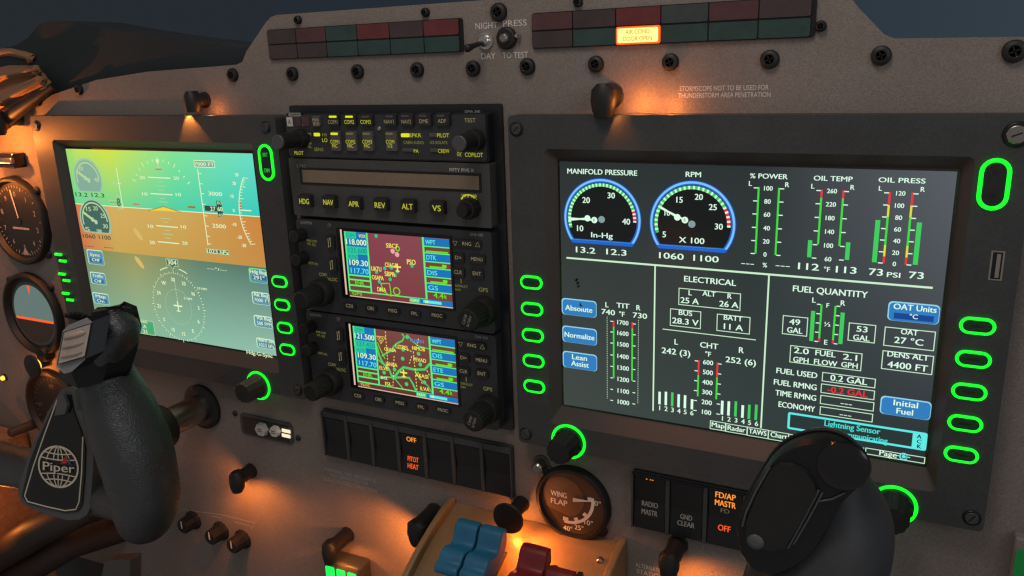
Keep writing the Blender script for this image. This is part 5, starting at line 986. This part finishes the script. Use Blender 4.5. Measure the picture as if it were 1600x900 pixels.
# ================================================================ LEVER QUADRANT AND LEVERS
TQ = thing('lever_quadrant', 'tan metal lever quadrant glowing orange at the bottom of the panel', 'quadrant', (-27, 6, -262))
qx0, qx1 = -91, 37
prof = [(5.9, -255), (-6, -257.5), (-20, -262), (-40, -270), (-62, -282), (-84, -298), (-98, -318), (-102, -345), (-102, -440), (5.9, -440)]
mb = MB(); n = len(prof); v = [(qx0, y, z) for y, z in prof] + [(qx1, y, z) for y, z in prof]
mb.add(v, [(i, i + n, (i + 1) % n + n, (i + 1) % n) for i in range(n)] + [tuple(range(n)), tuple(reversed(range(n, 2 * n)))], 'quadrant_metal'); mb.build('plate', parent=TQ, bevel=.5)
for (a, b_) in ((qx0 - 5, qx0), (qx1, qx1 + 5)):
    mb = MB(); pr_ = [(y - (4 if i else 0), z + 5) for i, (y, z) in enumerate(prof[:9])] + [(5.9, -440)]; m_ = len(pr_); v = [(a, y, z) for y, z in pr_] + [(b_ - .02, y, z) for y, z in pr_]
    mb.add(v, [(i, i + m_, (i + 1) % m_ + m_, (i + 1) % m_) for i in range(m_)] + [tuple(range(m_)), tuple(reversed(range(m_, 2 * m_)))], 'quadrant_metal'); mb.build('side_rib', parent=TQ, bevel=1.6, seg=3)
mb = MB()
for x in (-61.5, -43.5, -25.5, -5.5, 12.5): mb.box(x + 7.4, x + 10.6, -92, -26, -300, -262, 'well_black')
mb.build('slot', parent=TQ)
for (px, py) in ((937, 877),):
    x, z = U(px, py, -14); mb = MB(); mb.lathe([(2.6, 0), (2.3, 1), (1, 1.6)], (x, -13, z), (0, -.4, .92), 'steel', 18); mb.build('screw', parent=TQ)
def lever(label, name, x0, x1, dy, dz, mt):
    t = thing(name, label, 'lever', ((x0 + x1) / 2, -55 + dy, -285 + dz), 'coloured engine levers on the quadrant')
    pf = [(-36, -236.5), (-40, -235.0), (-44, -236.0), (-46.5, -239.5), (-48, -243.5), (-50.5, -246.4), (-54, -246.4), (-58, -244.6), (-62, -244.4), (-65.5, -246.6), (-67.5, -249.4), (-70.5, -250.0), (-73, -251.5), (-73.5, -255), (-70, -258), (-62, -260), (-50, -258), (-41, -253), (-36.5, -245)]
    mb = MB(); n = len(pf); v = [(x0, y + dy, z + dz) for y, z in pf] + [(x1, y + dy, z + dz) for y, z in pf]
    mb.add(v, [(i, i + n, (i + 1) % n + n, (i + 1) % n) for i in range(n)] + [tuple(range(n)), tuple(reversed(range(n, 2 * n)))], mt); mb.build('grip', parent=t, bevel=1.5, seg=4, smooth=True)
    mb = MB(); xc = (x0 + x1) / 2; mb.tube([(xc, -55 + dy, -254 + dz), (xc, -53 + dy, -275 + dz), (xc, -46 + dy, -300 + dz)], [4, 3.4, 3], 'steel', 12, flat=.5); mb.build('arm', parent=t)
lever('left of the two blue propeller levers', 'blue_lever', -61.5, -44.6, 0, 0, 'blue_grip'); lever('right of the two blue propeller levers', 'blue_lever', -43.2, -26.2, 0, 0, 'blue_grip')
lever('left of the two dark red mixture levers, standing higher', 'red_lever', -13.5, 5.6, 0, -6.0, 'red_grip'); lever('right of the two dark red mixture levers, mostly below the frame', 'red_lever', 7.6, 26.0, -7, -13, 'red_grip')

# ================================================================ LANDING GEAR LIGHTS, ROTARY KNOBS
GG = thing('gear_light_box', 'small black box with three glowing green landing gear lights', 'indicator lights', (-194, 6, -350))
mb = MB(); mb.box(-212, -176, -10, 5.95, -360, -326, 'bezel'); mb.build('housing', parent=GG, bevel=2, seg=3)
for k in range(3):
    mb = MB(); a = -209.6 + 11.0 * k; mb.prism(rr_pts(a, -352, a + 8.6, -331.5, 1, 3), -10.9, -10.02, 'gear_green'); mb.text('n', a + 2.2, a + 6.2, -341, 5, -11.0, 'lit_green_soft'); mb.build('green_lens', parent=GG, bevel=.3)
for (px, py, lb) in ((297, 815, 'left dark rotary knob of three beneath the left yoke grip'), (340, 832, 'middle dark rotary knob of three, catching a bright orange glint'), (374, 845, 'right dark rotary knob of three, nearest the orange glow')):
    x, z = U(px + 6, py - 3, 6); t = thing('rotary_knob', lb, 'knob', (x, 6, z), 'dark rotary knobs at lower left'); mb = MB(); mb.lathe([(9, 0), (8.6, 2), (7.2, 3), (6.6, 13), (5.6, 14)], (x, 6, z), (0, -1, 0), 'rubber', 48, smooth=False, flute=.05, nfl=12); kb = mb.build('grip', parent=t, smooth=True)
    mb = MB(); mb.box(x - .5, x + .5, -8.4, -7.9, z - 1, z + 6, 'print_white'); mb.build('pointer', parent=t)
mb = MB()
for pts in ([(285, 796), (345, 804), (398, 817), (393, 826)], [(298, 803), (312, 806)], [(330, 806), (347, 810)], [(366, 815), (390, 822)]): mb.pline([U(a, b_, 5.9) for a, b_ in pts], .7, 5.88, 'print_dim')
mb.build('placard', parent=panel)

# ================================================================ ROUND GAUGES AT LEFT
def gauge(label, x, z, rr, kind):
    G = thing('round_gauge', label, 'gauge', (x, 6, z), 'round gauges at the left edge')
    mb = MB(); mb.lathe([(rr, 0), (rr, 5), (rr - 1.5, 7), (rr - 4, 7), (rr - 6, 2.5)], (x, 6, z), (0, -1, 0), 'rubber', 56); mb.build('rim', parent=G, smooth=True)
    for a in (.75, 2.35, 3.9, 5.5):
        mb = MB(); q, w_ = x + (rr + 1.5) * math.cos(a), z + (rr + 1.5) * math.sin(a); mb.lathe([(4, 0), (3.6, 2.2), (2, 3)], (q, 6, w_), (0, -1, 0), 'rubber', 16); mb.build('mount_screw', parent=G)
    mb = MB(); mb.disc(x, z, rr - 5.8, 3.4, 'dial_black', 48)
    if kind == 'alt':
        for k in range(50):
            a = 2 * PI * k / 50; L = 4 if k % 5 == 0 else 2; mb.line(x + (rr - 8) * math.cos(a), z + (rr - 8) * math.sin(a), x + (rr - 8 - L) * math.cos(a), z + (rr - 8 - L) * math.sin(a), .8, 3.3, 'print_dim')
        for k in range(10): a = PI / 2 - 2 * PI * k / 10; mb.text(str(k), x + (rr - 16) * math.cos(a), None, z + (rr - 16) * math.sin(a), 4.6, 3.3, 'print_dim')
        mb.rect(x - 12, z - 8, x + 12, z - 6, 3.25, 'print_dim'); mb.flat([(x - 5, z - rr + 9), (x + 5, z - rr + 9), (x, z - rr + 16)], 3.25, 'print_dim')
    elif kind == 'att':
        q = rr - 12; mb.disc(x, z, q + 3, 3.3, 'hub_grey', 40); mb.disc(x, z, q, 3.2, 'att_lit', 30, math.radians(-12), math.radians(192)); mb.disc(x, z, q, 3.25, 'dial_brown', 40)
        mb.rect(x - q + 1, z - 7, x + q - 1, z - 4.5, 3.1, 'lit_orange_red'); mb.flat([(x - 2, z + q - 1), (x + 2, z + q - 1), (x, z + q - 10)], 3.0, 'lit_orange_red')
    else:
        for k in range(30):
            a = 2 * PI * k / 30; mb.line(x + (rr - 8) * math.cos(a), z + (rr - 8) * math.sin(a), x + (rr - 12) * math.cos(a), z + (rr - 12) * math.sin(a), .9, 3.3, 'dial_cap')
        for k in range(4): a = PI / 2 * k; mb.text('NESW'[k], x + (rr - 17) * math.cos(PI / 2 - a), None, z + (rr - 17) * math.sin(PI / 2 - a), 5, 3.3, 'dial_cap')
    mb.build('dial_face', parent=G)
    mb = MB(); 
    if kind == 'alt': mb.line(x, z, x - 5, z + rr - 12, 1.6, 2.9, 'print_white'); mb.disc(x, z, 3, 2.8, 'dial_black', 16)
    elif kind == 'att': mb.lathe([(8, 0), (8, 6), (6.5, 9)], (x + 8, 6, z - rr + 2), (0, -1, 0), 'rubber', 24)
    else: mb.line(x - 14, z - 8, x + 12, z + 9, 2, 2.9, 'dial_cap')
    mb.build('needle' if kind != 'att' else 'adjust_knob', parent=G)
gauge('upper round altimeter-like gauge at the left edge, lit orange and yellow', -546, -68, 41, 'alt')
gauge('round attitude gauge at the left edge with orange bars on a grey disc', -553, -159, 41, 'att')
gauge('lowest left round gauge, half hidden behind the yoke with an orange rim', -549, -256, 40, 'dg')
mb = MB(); x, z = U(28, 248, 6); mb.box(x - 16, x + 12, -6, 5.9, z - 7, z + 6, 'gloss_black'); mb.box(x - 12, x + 14, -9, -6, z - 2.5, z + 2.5, 'steel')
tag(mb.build('toggle_bar', bevel=.8), 'dark switch with a metal bar above the upper left gauge', 'switch')
LP = thing('indicator_lamp', 'tiny bright amber lamp at the left edge beside the lowest gauge', 'lamp', (-640, 6, -222)); x, z = U(4, 591, 3); mb = MB(); mb.lathe([(3.6, 0), (3.4, 2)], (x, 6, z), (0, -1, 0), 'rubber', 20); mb.build('socket', parent=LP); mb = MB(); mb.lathe([(2.5, 2), (2.2, 4), (1, 5)], (x, 6, z), (0, -1, 0), 'lamp_amber', 18); mb.build('lens', parent=LP)
mb = MB(); x, z = U(55, 662, 6); mb.lathe([(5, 0), (4.6, 24), (3.4, 26)], (x, 6, z), (-.1, -1, 0), 'boot_brown', 24); tag(mb.build('pull_knob', smooth=True), 'short brown pull knob below the lowest left gauge', 'knob')
GB = thing('green_indicator', 'dim green lit block at the right edge of the photo', 'indicator lights', (276, 6, -206)); mb = MB(); mb.box(257, 296, -2, 5.9, -220, -190, 'panel_paint'); mb.build('housing', parent=GB, bevel=1.5, seg=3); mb = MB(); mb.prism(rr_pts(258.5, -213, 272, -196, 2, 4), -3.4, -2.02, 'green_dim'); mb.build('green_lens', parent=GB, bevel=.8)
# ================================================================ CONTROL YOKES
def catmull(pts, n):
    out_ = []
    for i in range(len(pts) - 1):
        p0, p1, p2, p3 = pts[max(i - 1, 0)], pts[i], pts[i + 1], pts[min(i + 2, len(pts) - 1)]
        for k in range(n):
            t = k / n; out_.append(tuple(.5 * ((2 * b_) + (-a + c) * t + (2 * a - 5 * b_ + 4 * c - d) * t * t + (-a + 3 * b_ - 3 * c + d) * t ** 3) for a, b_, c, d in zip(p0, p1, p2, p3)))
    out_.append(tuple(pts[-1])); return out_
def grip_mesh(mb, spine, ay=1.12, mt='leather', seg=36):
    """spine: [(x, y, z, r)]"""
    S = catmull(spine, 4); rings = []
    for (x, y, z, rr) in S: rings.append([(x + rr * math.cos(2 * PI * k / seg), y + rr * ay * math.sin(2 * PI * k / seg), z) for k in range(seg)])
    if S[0][2] > S[-1][2]: rings = rings[::-1]
    mb.loft(rings, mt)
def spine_px(rows, y, k):
    o_ = []
    for (px, py, hw) in rows: p = P3(px, py, y); o_.append((p.x, y, p.z, hw / k))
    return o_
def poly_px(pts, y): return [U(a, b_, y) for a, b_ in pts]
def ccw(p):
    ar = sum(p[i][0] * p[(i + 1) % len(p)][1] - p[(i + 1) % len(p)][0] * p[i][1] for i in range(len(p))); return p if ar > 0 else p[::-1]
def shaft(root, x, z, y1):
    mb = MB(); mb.lathe([(12, 0), (12, -y1 + 5)], (x, 6, z), (0, -1, 0), 'shaft_steel', 40); mb.build('shaft', parent=root, smooth=True)
    mb = MB(); mb.lathe([(20, 0), (20, 3), (17, 5), (15.5, 5.2)], (x, 6, z), (0, -1, 0), 'rubber', 40); mb.build('shaft_collar', parent=root, smooth=True)
    mb = MB(); mb.lathe([(18, 42), (19, 45), (19, 70), (16, 100)], (x, 6, z), (0, -1, 0), 'rubber', 40); mb.build('shaft_collar', parent=root, smooth=True)
YK = thing('control_yoke', 'left control yoke, black leather grip and a hub plate with a globe emblem', 'yoke', (-345, -110, -222), 'aircraft control yokes')
shaft(YK, -343, -220, -112)
# the hub plate leans: its right edge lies deeper and its foot nearer than its top
HO = P3(90, 726, -132); HA = Vector((1, .228, 0)).normalized(); HB = Vector((0, .245, 1)).normalized(); HN = HA.cross(HB).normalized(); HB = HN.cross(HA).normalized()
if HN.y > 0: HN = -HN
def hub_uv(px, py):
    d = P3(px, py, 0) - CAM; t = (HO - CAM).dot(HN) / d.dot(HN); q = CAM + d * t - HO; return q.dot(HA), q.dot(HB)
def hub_fn(v): return HO + HA * v[0] + HB * v[2] - HN * v[1]      # local (across, depth, up)
hub = ccw([hub_uv(*p) for p in [(96, 606), (116, 602), (122, 640), (136, 668), (147, 700), (146, 735), (141, 795), (136, 806), (124, 813), (104, 814), (72, 804), (42, 793), (31, 783), (27, 768), (40, 722), (52, 690), (76, 640)]])
mb = MB(); mb.prism(hub, 0, 20, 'hub_grey', taper=.985); mb.xform(hub_fn); mb.build('hub', parent=YK, bevel=3, seg=4)
inset = ccw([hub_uv(*p) for p in [(95, 618), (112, 616), (117, 643), (128, 672), (135, 700), (134, 740), (130, 788), (123, 799), (104, 801), (76, 794), (45, 786), (36, 774), (48, 722), (60, 690), (80, 645)]])
mb = MB(); mb.prism(inset, -1.2, -.05, 'gloss_black'); mb.xform(hub_fn); HP = mb.build('hub_plate', parent=YK, bevel=.5)
ln = [hub_uv(*p) for p in [(92, 624), (72, 678), (55, 727), (41, 774), (46, 783), (76, 791), (104, 797), (121, 795), (126, 783), (130, 738), (132, 682)]]
mb = MB(); mb.tube([(a, -1.4, b_) for a, b_ in ln], .5, 'emblem_cream', 6); mb.xform(hub_fn); mb.build('trim_line', parent=HP)
ex, ez = hub_uv(93.6, 728.5); er = (hub_uv(124, 729)[0] - hub_uv(63, 728)[0]) / 2; eh = (hub_uv(93.6, 697)[1] - hub_uv(93.6, 760)[1]) / 2; yy = -1.6
mb = MB()
E_ = lambda pts: [(ex + a * er, ez + b_ * eh) for a, b_ in pts]
mb.pline(E_([(math.cos(2 * PI * k / 48), math.sin(2 * PI * k / 48)) for k in range(48)]), er * .085, yy, 'emblem_cream', closed=True)
for f in (.25, .62):
    for sg in (-1, 1):
        up = [(sg * f * math.cos(t), math.sin(t)) for t in [math.radians(d) for d in range(18, 91, 6)]]; dn = [(sg * f * math.cos(t), math.sin(t)) for t in [math.radians(d) for d in range(-90, -22, 6)]]
        mb.pline(E_(up), er * .05, yy - .02, 'emblem_cream'); mb.pline(E_(dn), er * .05, yy - .02, 'emblem_cream')
mb.pline(E_([(0, .3), (0, 1)]), er * .05, yy - .02, 'emblem_cream'); mb.pline(E_([(0, -1), (0, -.42)]), er * .05, yy - .02, 'emblem_cream')
for lat in (.42, .70, -.42, -.70): hw = math.sqrt(1 - lat * lat); mb.pline(E_([(-hw + 2 * hw * k / 10, lat - .05 * (1 if lat > 0 else -1) * (1 - (k / 5 - 1) ** 2) * 1.6) for k in range(11)]), er * .05, yy - .04, 'emblem_cream')
mb.text('Piper', ex - er * .80, ex + er * .84, ez - eh * .02, eh * .44, yy - .12, 'gloss_black', .055); mb.text('Piper', ex - er * .78, ex + er * .82, ez - eh * .02, eh * .42, yy - .2, 'emblem_cream', .012)
mb.flat(E_([(.12, .18), (.36, .18), (.52, .30), (.44, .62)]), yy - .24, 'emblem_red'); mb.flat(E_([(.52, .16), (.70, .18), (.54, .52)]), yy - .24, 'emblem_blue')
mb.xform(hub_fn); mb.build('globe_emblem', parent=HP)
mb = MB(); mb.prism(ccw([hub_uv(*p) for p in [(92, 648), (108, 645), (112, 632), (104, 612), (97, 616)]]), -4, -1.3, 'hub_grey'); mb.xform(hub_fn); mb.build('clip', parent=YK, bevel=.8)
rows = [(233, 841, 10), (232, 836, 30), (230, 820, 47), (229, 790, 58), (224, 755, 61), (211, 702, 64), (194, 655, 62), (178, 612, 54), (167, 582, 45), (172, 558, 37), (183, 535, 35), (187, 512, 32), (181, 494, 25), (176, 482, 10)]
sp = spine_px(rows, -128, 2.9)
mb = MB(); grip_mesh(mb, sp); mb.build('grip', parent=YK, smooth=True)
mb = MB()   # arm from hub to grip
p0, p1 = P3(120, 770, -118), P3(205, 785, -124); mb.tube([(p0.x, -118, p0.z), ((p0.x + p1.x) / 2, -118, (p0.z + p1.z) / 2 - 2), (p1.x, -124, p1.z)], [15, 14, 15], 'leather', 20); mb.build('arm', parent=YK, smooth=True)
mb = MB(); hx = -343; pL = P3(48, 738, -118); mb.tube([(pL.x + 12, -116, pL.z), (pL.x - 10, -116, pL.z), (pL.x - 50, -118, pL.z - 1), (pL.x - 100, -120, pL.z + 2)], [15, 16, 17, 17], 'leather', 20); mb.build('arm', parent=YK, smooth=True)
mb = MB(); grip_mesh(mb, [(2 * hx - x - 48, y, z, r_) for (x, y, z, r_) in sp]); mb.build('grip', parent=YK, smooth=True)
# thumb-switch housing on top of the grip
def boxpts(front, dvec): return front, [(p[0] + dvec[0], p[1] + dvec[1], p[2] + dvec[2]) for p in front]
def quad_block(mb, front, dvec, mt, fmt=None):
    n = len(front); bk = [(p[0] + dvec[0], p[1] + dvec[1], p[2] + dvec[2]) for p in front]
    mb.add(front + bk, [(i, i + n, (i + 1) % n + n, (i + 1) % n) for i in range(n)], mt); mb.add(front, [tuple(range(n))], fmt or mt); mb.add(bk, [tuple(reversed(range(n)))], mt)
def px3(pts): return [tuple(P3(a, b_, y)) for a, b_, y in pts]
mb = MB(); f = px3([(92, 592, -150), (122, 607, -150), (160, 598, -142), (172, 560, -136), (180, 520, -130), (172, 488, -128), (152, 480, -132), (136, 494, -146), (104, 512, -154), (94, 545, -152)]); quad_block(mb, f, (5, 16, 0), 'housing_black'); mb.build('switch_housing', parent=YK, bevel=5, seg=6)
mb = MB(); f = px3([(152, 480, -132), (190, 478, -126), (198, 492, -124), (178, 506, -128)]); quad_block(mb, f, (1, 8, -3), 'rubber'); mb.build('trigger', parent=YK, bevel=2, seg=3)
mb = MB(); f = px3([(88, 573, -164), (100, 584, -165), (112, 581, -164.5), (133, 562, -163), (144, 503, -153), (136, 496, -152), (107, 508, -153), (98, 517, -155)]); quad_block(mb, f, (4, 10, 2), 'housing_black', 'face_grey'); SF = mb.build('switch_cap', parent=YK, bevel=.6)
mb = MB(); f = px3([(89, 570, -165), (132, 558, -164), (142, 505, -155), (98.5, 519, -156.5)]); quad_block(mb, f, (.4, 1.2, .2), 'gloss_black'); f = px3([(91, 568.5, -165.6), (130.5, 557, -164.6), (140.3, 507, -155.6), (100, 520, -157.1)]); quad_block(mb, f, (.2, .5, .1), 'face_taupe')
A_, B_, C_, D_ = [Vector(p) for p in f]
for t in (.2, .5, .8):
    p_ = [A_.lerp(D_, t) * (1 - u) + B_.lerp(C_, t) * u + Vector((0, -.5, .3 * math.sin(u * PI * 2))) for u in [.08 + .84 * k / 8 for k in range(9)]]
    mb.tube([tuple(v) for v in p_], [.6, 1.2, 1.5, 1.5, 1.5, 1.5, 1.5, 1.2, .6], 'face_taupe', 8)
mb.build('cap_plate', parent=SF, bevel=.3)
mb = MB(); 
for k in range(5): a = P3(101 + 7 * k, 492 - 2 * abs(k - 2) * 0 - 3 * math.sin(k / 4 * PI), -140); mb.tube([(a.x, -140, a.z), (a.x + 4, -132, a.z - 5)], 1.5, 'rubber', 8)
mb.build('trim_wheel', parent=YK)
# right yoke
YR = thing('control_yoke', 'right control yoke, smooth black grip cap and leather horn in front of the display', 'yoke', (259, -110, -222), 'aircraft control yokes')
shaft(YR, 259, -250, -112)
rows = [(1322, 716, 12), (1320, 724, 30), (1316, 745, 50), (1316, 780, 78), (1310, 815, 98), (1296, 860, 112), (1272, 900, 128), (1262, 950, 128), (1268, 1000, 100), (1272, 1040, 50)]
mb = MB(); grip_mesh(mb, spine_px(rows, -145, 4.9), ay=1.25, mt='leather_smooth'); mb.build('grip', parent=YR, smooth=True)
mb = MB(); cap = ccw(poly_px([(1153, 822), (1156, 802), (1176, 762), (1200, 722), (1214, 704), (1234, 689), (1262, 679), (1290, 677), (1314, 684), (1334, 697), (1350, 714), (1354, 734), (1345, 752), (1322, 775), (1300, 812), (1280, 846), (1253, 872), (1213, 890), (1180, 883), (1160, 858)], -164))
n_ = len(cap); ccx = sum(p[0] for p in cap) / n_; ccz = sum(p[1] for p in cap) / n_; sm_ = catmull([(*p,) for p in cap] + [cap[0]], 3)[:-1]
rings = [[(ccx + (x - ccx) * k, y, ccz + dz + (z - ccz) * k) for x, z in sm_] for (y, k, dz) in ((-148, .80, -2), (-152, .95, -1.5), (-158, .99, -.5), (-165, 1.0, 0), (-169, .975, .5), (-172, .93, 1.0), (-172.3, .5, 1.0))]
mb.loft(rings[::-1], 'housing_black'); mb.build('switch_housing', parent=YR, smooth=True)
mb = MB(); fp = ccw(poly_px([(1203, 733), (1216, 722), (1240, 724), (1262, 734), (1275, 752), (1278, 768), (1252, 815), (1228, 856), (1205, 860), (1180, 852), (1166, 838), (1166, 812), (1182, 772)], -172.4)); mb.prism(fp, -174.0, -172.02, 'rubber', taper=.97); CP = mb.build('cap_plate', parent=YR, bevel=.7)
mb = MB(); x, z = U(1176, 846, -174); mb.lathe([(3.2, 0), (2.6, .8), (1.2, 1.2)], (x + 1, -174, z), (0, -1, 0), 'hub_grey', 18); mb.build('screw', parent=CP)
mb = MB(); mb.tube([(*U(a, b_, -173)[:1], -173, U(a, b_, -173)[1]) for a, b_ in ((1279, 766), (1255, 812), (1231, 856))], .5, 'hub_grey', 6); mb.tube([(U(a, b_, -172.6)[0], -172.6, U(a, b_, -172.6)[1]) for a, b_ in ((1279, 783), (1300, 780), (1320, 770))], .4, 'hub_grey', 6); mb.tube([(U(a, b_, -173.2)[0], -173.2, U(a, b_, -173.2)[1]) for a, b_ in ((1160, 822), (1166, 800), (1181, 768), (1203, 730))], .45, 'hub_grey', 6); mb.tube([(U(a, b_, -172.8)[0], -172.8, U(a, b_, -172.8)[1]) for a, b_ in ((1285, 770), (1262, 813), (1240, 850))], .4, 'hub_grey', 6)
mb.tube([(x, -161, z) for x, z in sm_], .7, 'rubber', 8, closed=True); mb.build('trim_line', parent=YR)
mb = MB(); x, z = U(1318, 728, -172); mb.lathe([(9, 0), (8.6, 1.4), (6.5, 2.6), (2.5, 3.2)], (x, -171.5, z), (0, -1, .1), 'gloss_black', 36); mb.build('thumb_button', parent=YR, smooth=True)
mb = MB(); mb.tube([(180, -125, -232), (205, -118, -230), (235, -116, -226), (262, -116, -226)], [16, 14, 15, 15], 'leather', 20); mb.build('arm', parent=YR, smooth=True)
mb = MB(); mb.prism(rr_pts(232, -262, 288, -170, 12, 5), -132, -104, 'hub_grey'); mb.build('hub', parent=YR, bevel=3, seg=3)

# ================================================================ COAMING, WINDOW TRIM, SIDE WALL, UNDER-PANEL PARTS
top = [(-120, 122), (-60, 100), (0, 84), (40, 77), (68, 70), (88, 58), (104, 38), (124, 33), (160, 35), (225, 47), (300, 58), (368, 66), (420, 74)]
p = [U(a, b_, 40) for a, b_ in top]; ring0 = ccw(p + [(-150, 0), (-760, 0)])
mb = MB(); mb.prism(ring0, 14, 60, 'glare_cloth', taper=.985); o = mb.build('coaming', bevel=6, seg=4); CO = o; tag(o, 'dark cloth coaming hump behind the left end of the panel top', 'coaming')
WT = thing('window_trim', 'ribbed tan window trim glowing orange at the upper left corner', 'trim', (-610, -10, 60))
def trim_sheet(tp, bt, y0, y1, waves, mt_, name):
    a = catmull([(*p, 0.) for p in tp], 6); b_ = catmull([(*p, 0.) for p in bt], 6); nu = len(a); nv = 30; V = []; F = []
    for i in range(nu):
        e_ = min(1, (nu - 1 - i) / 5)                      # the ribs die out towards the tip
        for k in range(nv + 1):
            t = k / nv; y = y0 + (y1 - y0) * t + (1 - e_) * 10 - e_ * 6.5 * math.cos(2 * PI * waves * t + .4)
            px, py = a[i][0] * (1 - t) + b_[i][0] * t, a[i][1] * (1 - t) + b_[i][1] * t; V.append(tuple(P3(px, py, y)))
    for i in range(nu - 1):
        for k in range(nv): q = i * (nv + 1) + k; F.append((q, q + 1, q + nv + 2, q + nv + 1))
    mb = MB(); mb.add(V, F, mt_, True); o = mb.build(name, parent=WT, smooth=True); m_ = o.modifiers.new('thickness', 'SOLIDIFY'); m_.thickness = .006; m_.offset = -1
trim_sheet([(-70, 104), (0, 82), (30, 86), (48, 93), (58, 100)], [(-70, 232), (0, 184), (40, 156), (66, 138), (80, 128)], 16, -8, 2.6, 'trim_tan', 'ribbed_cover')
mb = MB(); CM = catmull([(*P3(a, b_, y), r_) for (a, b_, y), r_ in zip([(-60, 240, -6), (0, 194, -6), (40, 165, -4), (84, 134, 0)], [6, 6, 5, 3])], 6); mb.tube([tuple(v[:3]) for v in CM], [v[3] for v in CM], 'rubber', 16); mb.build('edge_seal', parent=WT, smooth=True)
spot('post_or_fill_bulb', -575, -60, 40, -600, 0, 75, 2.0, 46, .9)  # added orange spot for the ribbed trim; no post light stands here
mb = MB(); mb.box(-720, -604, -170, 5.5, -520, -292, 'carpet'); o = mb.build('side_wall', bevel=6, seg=3); tag(o, 'tan carpeted cabin side wall at the lower left corner', 'wall', kind='structure')
bulb('wall_fill_light', -555, -80, -335, .10)  # added fill that warms the carpeted wall; no lamp is built here
UB = thing('rudder_linkage', 'dark brown tubes running under the panel at the bottom left corner', 'linkage', (-560, -40, -420))
for pts, rr in (([(-60, 905, -60), (0, 868, -60), (60, 830, -60), (130, 795, -40), (190, 775, 9)], 15), ([(-30, 940, -50), (40, 893, -50), (110, 850, -40), (190, 825, 9)], 14)):
    mb = MB(); mb.tube([tuple(P3(a, b_, y)) for a, b_, y in pts], rr, 'boot_brown', 18); mb.build('tube', parent=UB, smooth=True)
mb = MB(); f = px3([(153, 925, -70), (164, 876, -70), (203, 874, -70), (203, 925, -70)]); quad_block(mb, f, (2, 10, 1), 'cap_grey'); tag(mb.build('switch_cover', bevel=2, seg=3), 'pale grey box among the dark tubes at the bottom left', 'cover')
mb = MB(); mb.box(-760, 460, 60, 75, -620, -380, 'boot_brown'); mb.box(-760, 460, -300, 60, -620, -605, 'boot_brown'); tag(mb.build('footwell'), 'dark brown footwell under the instrument panel', 'footwell', kind='structure')

bpy.data.objects.remove(fo); bpy.data.curves.remove(fc)
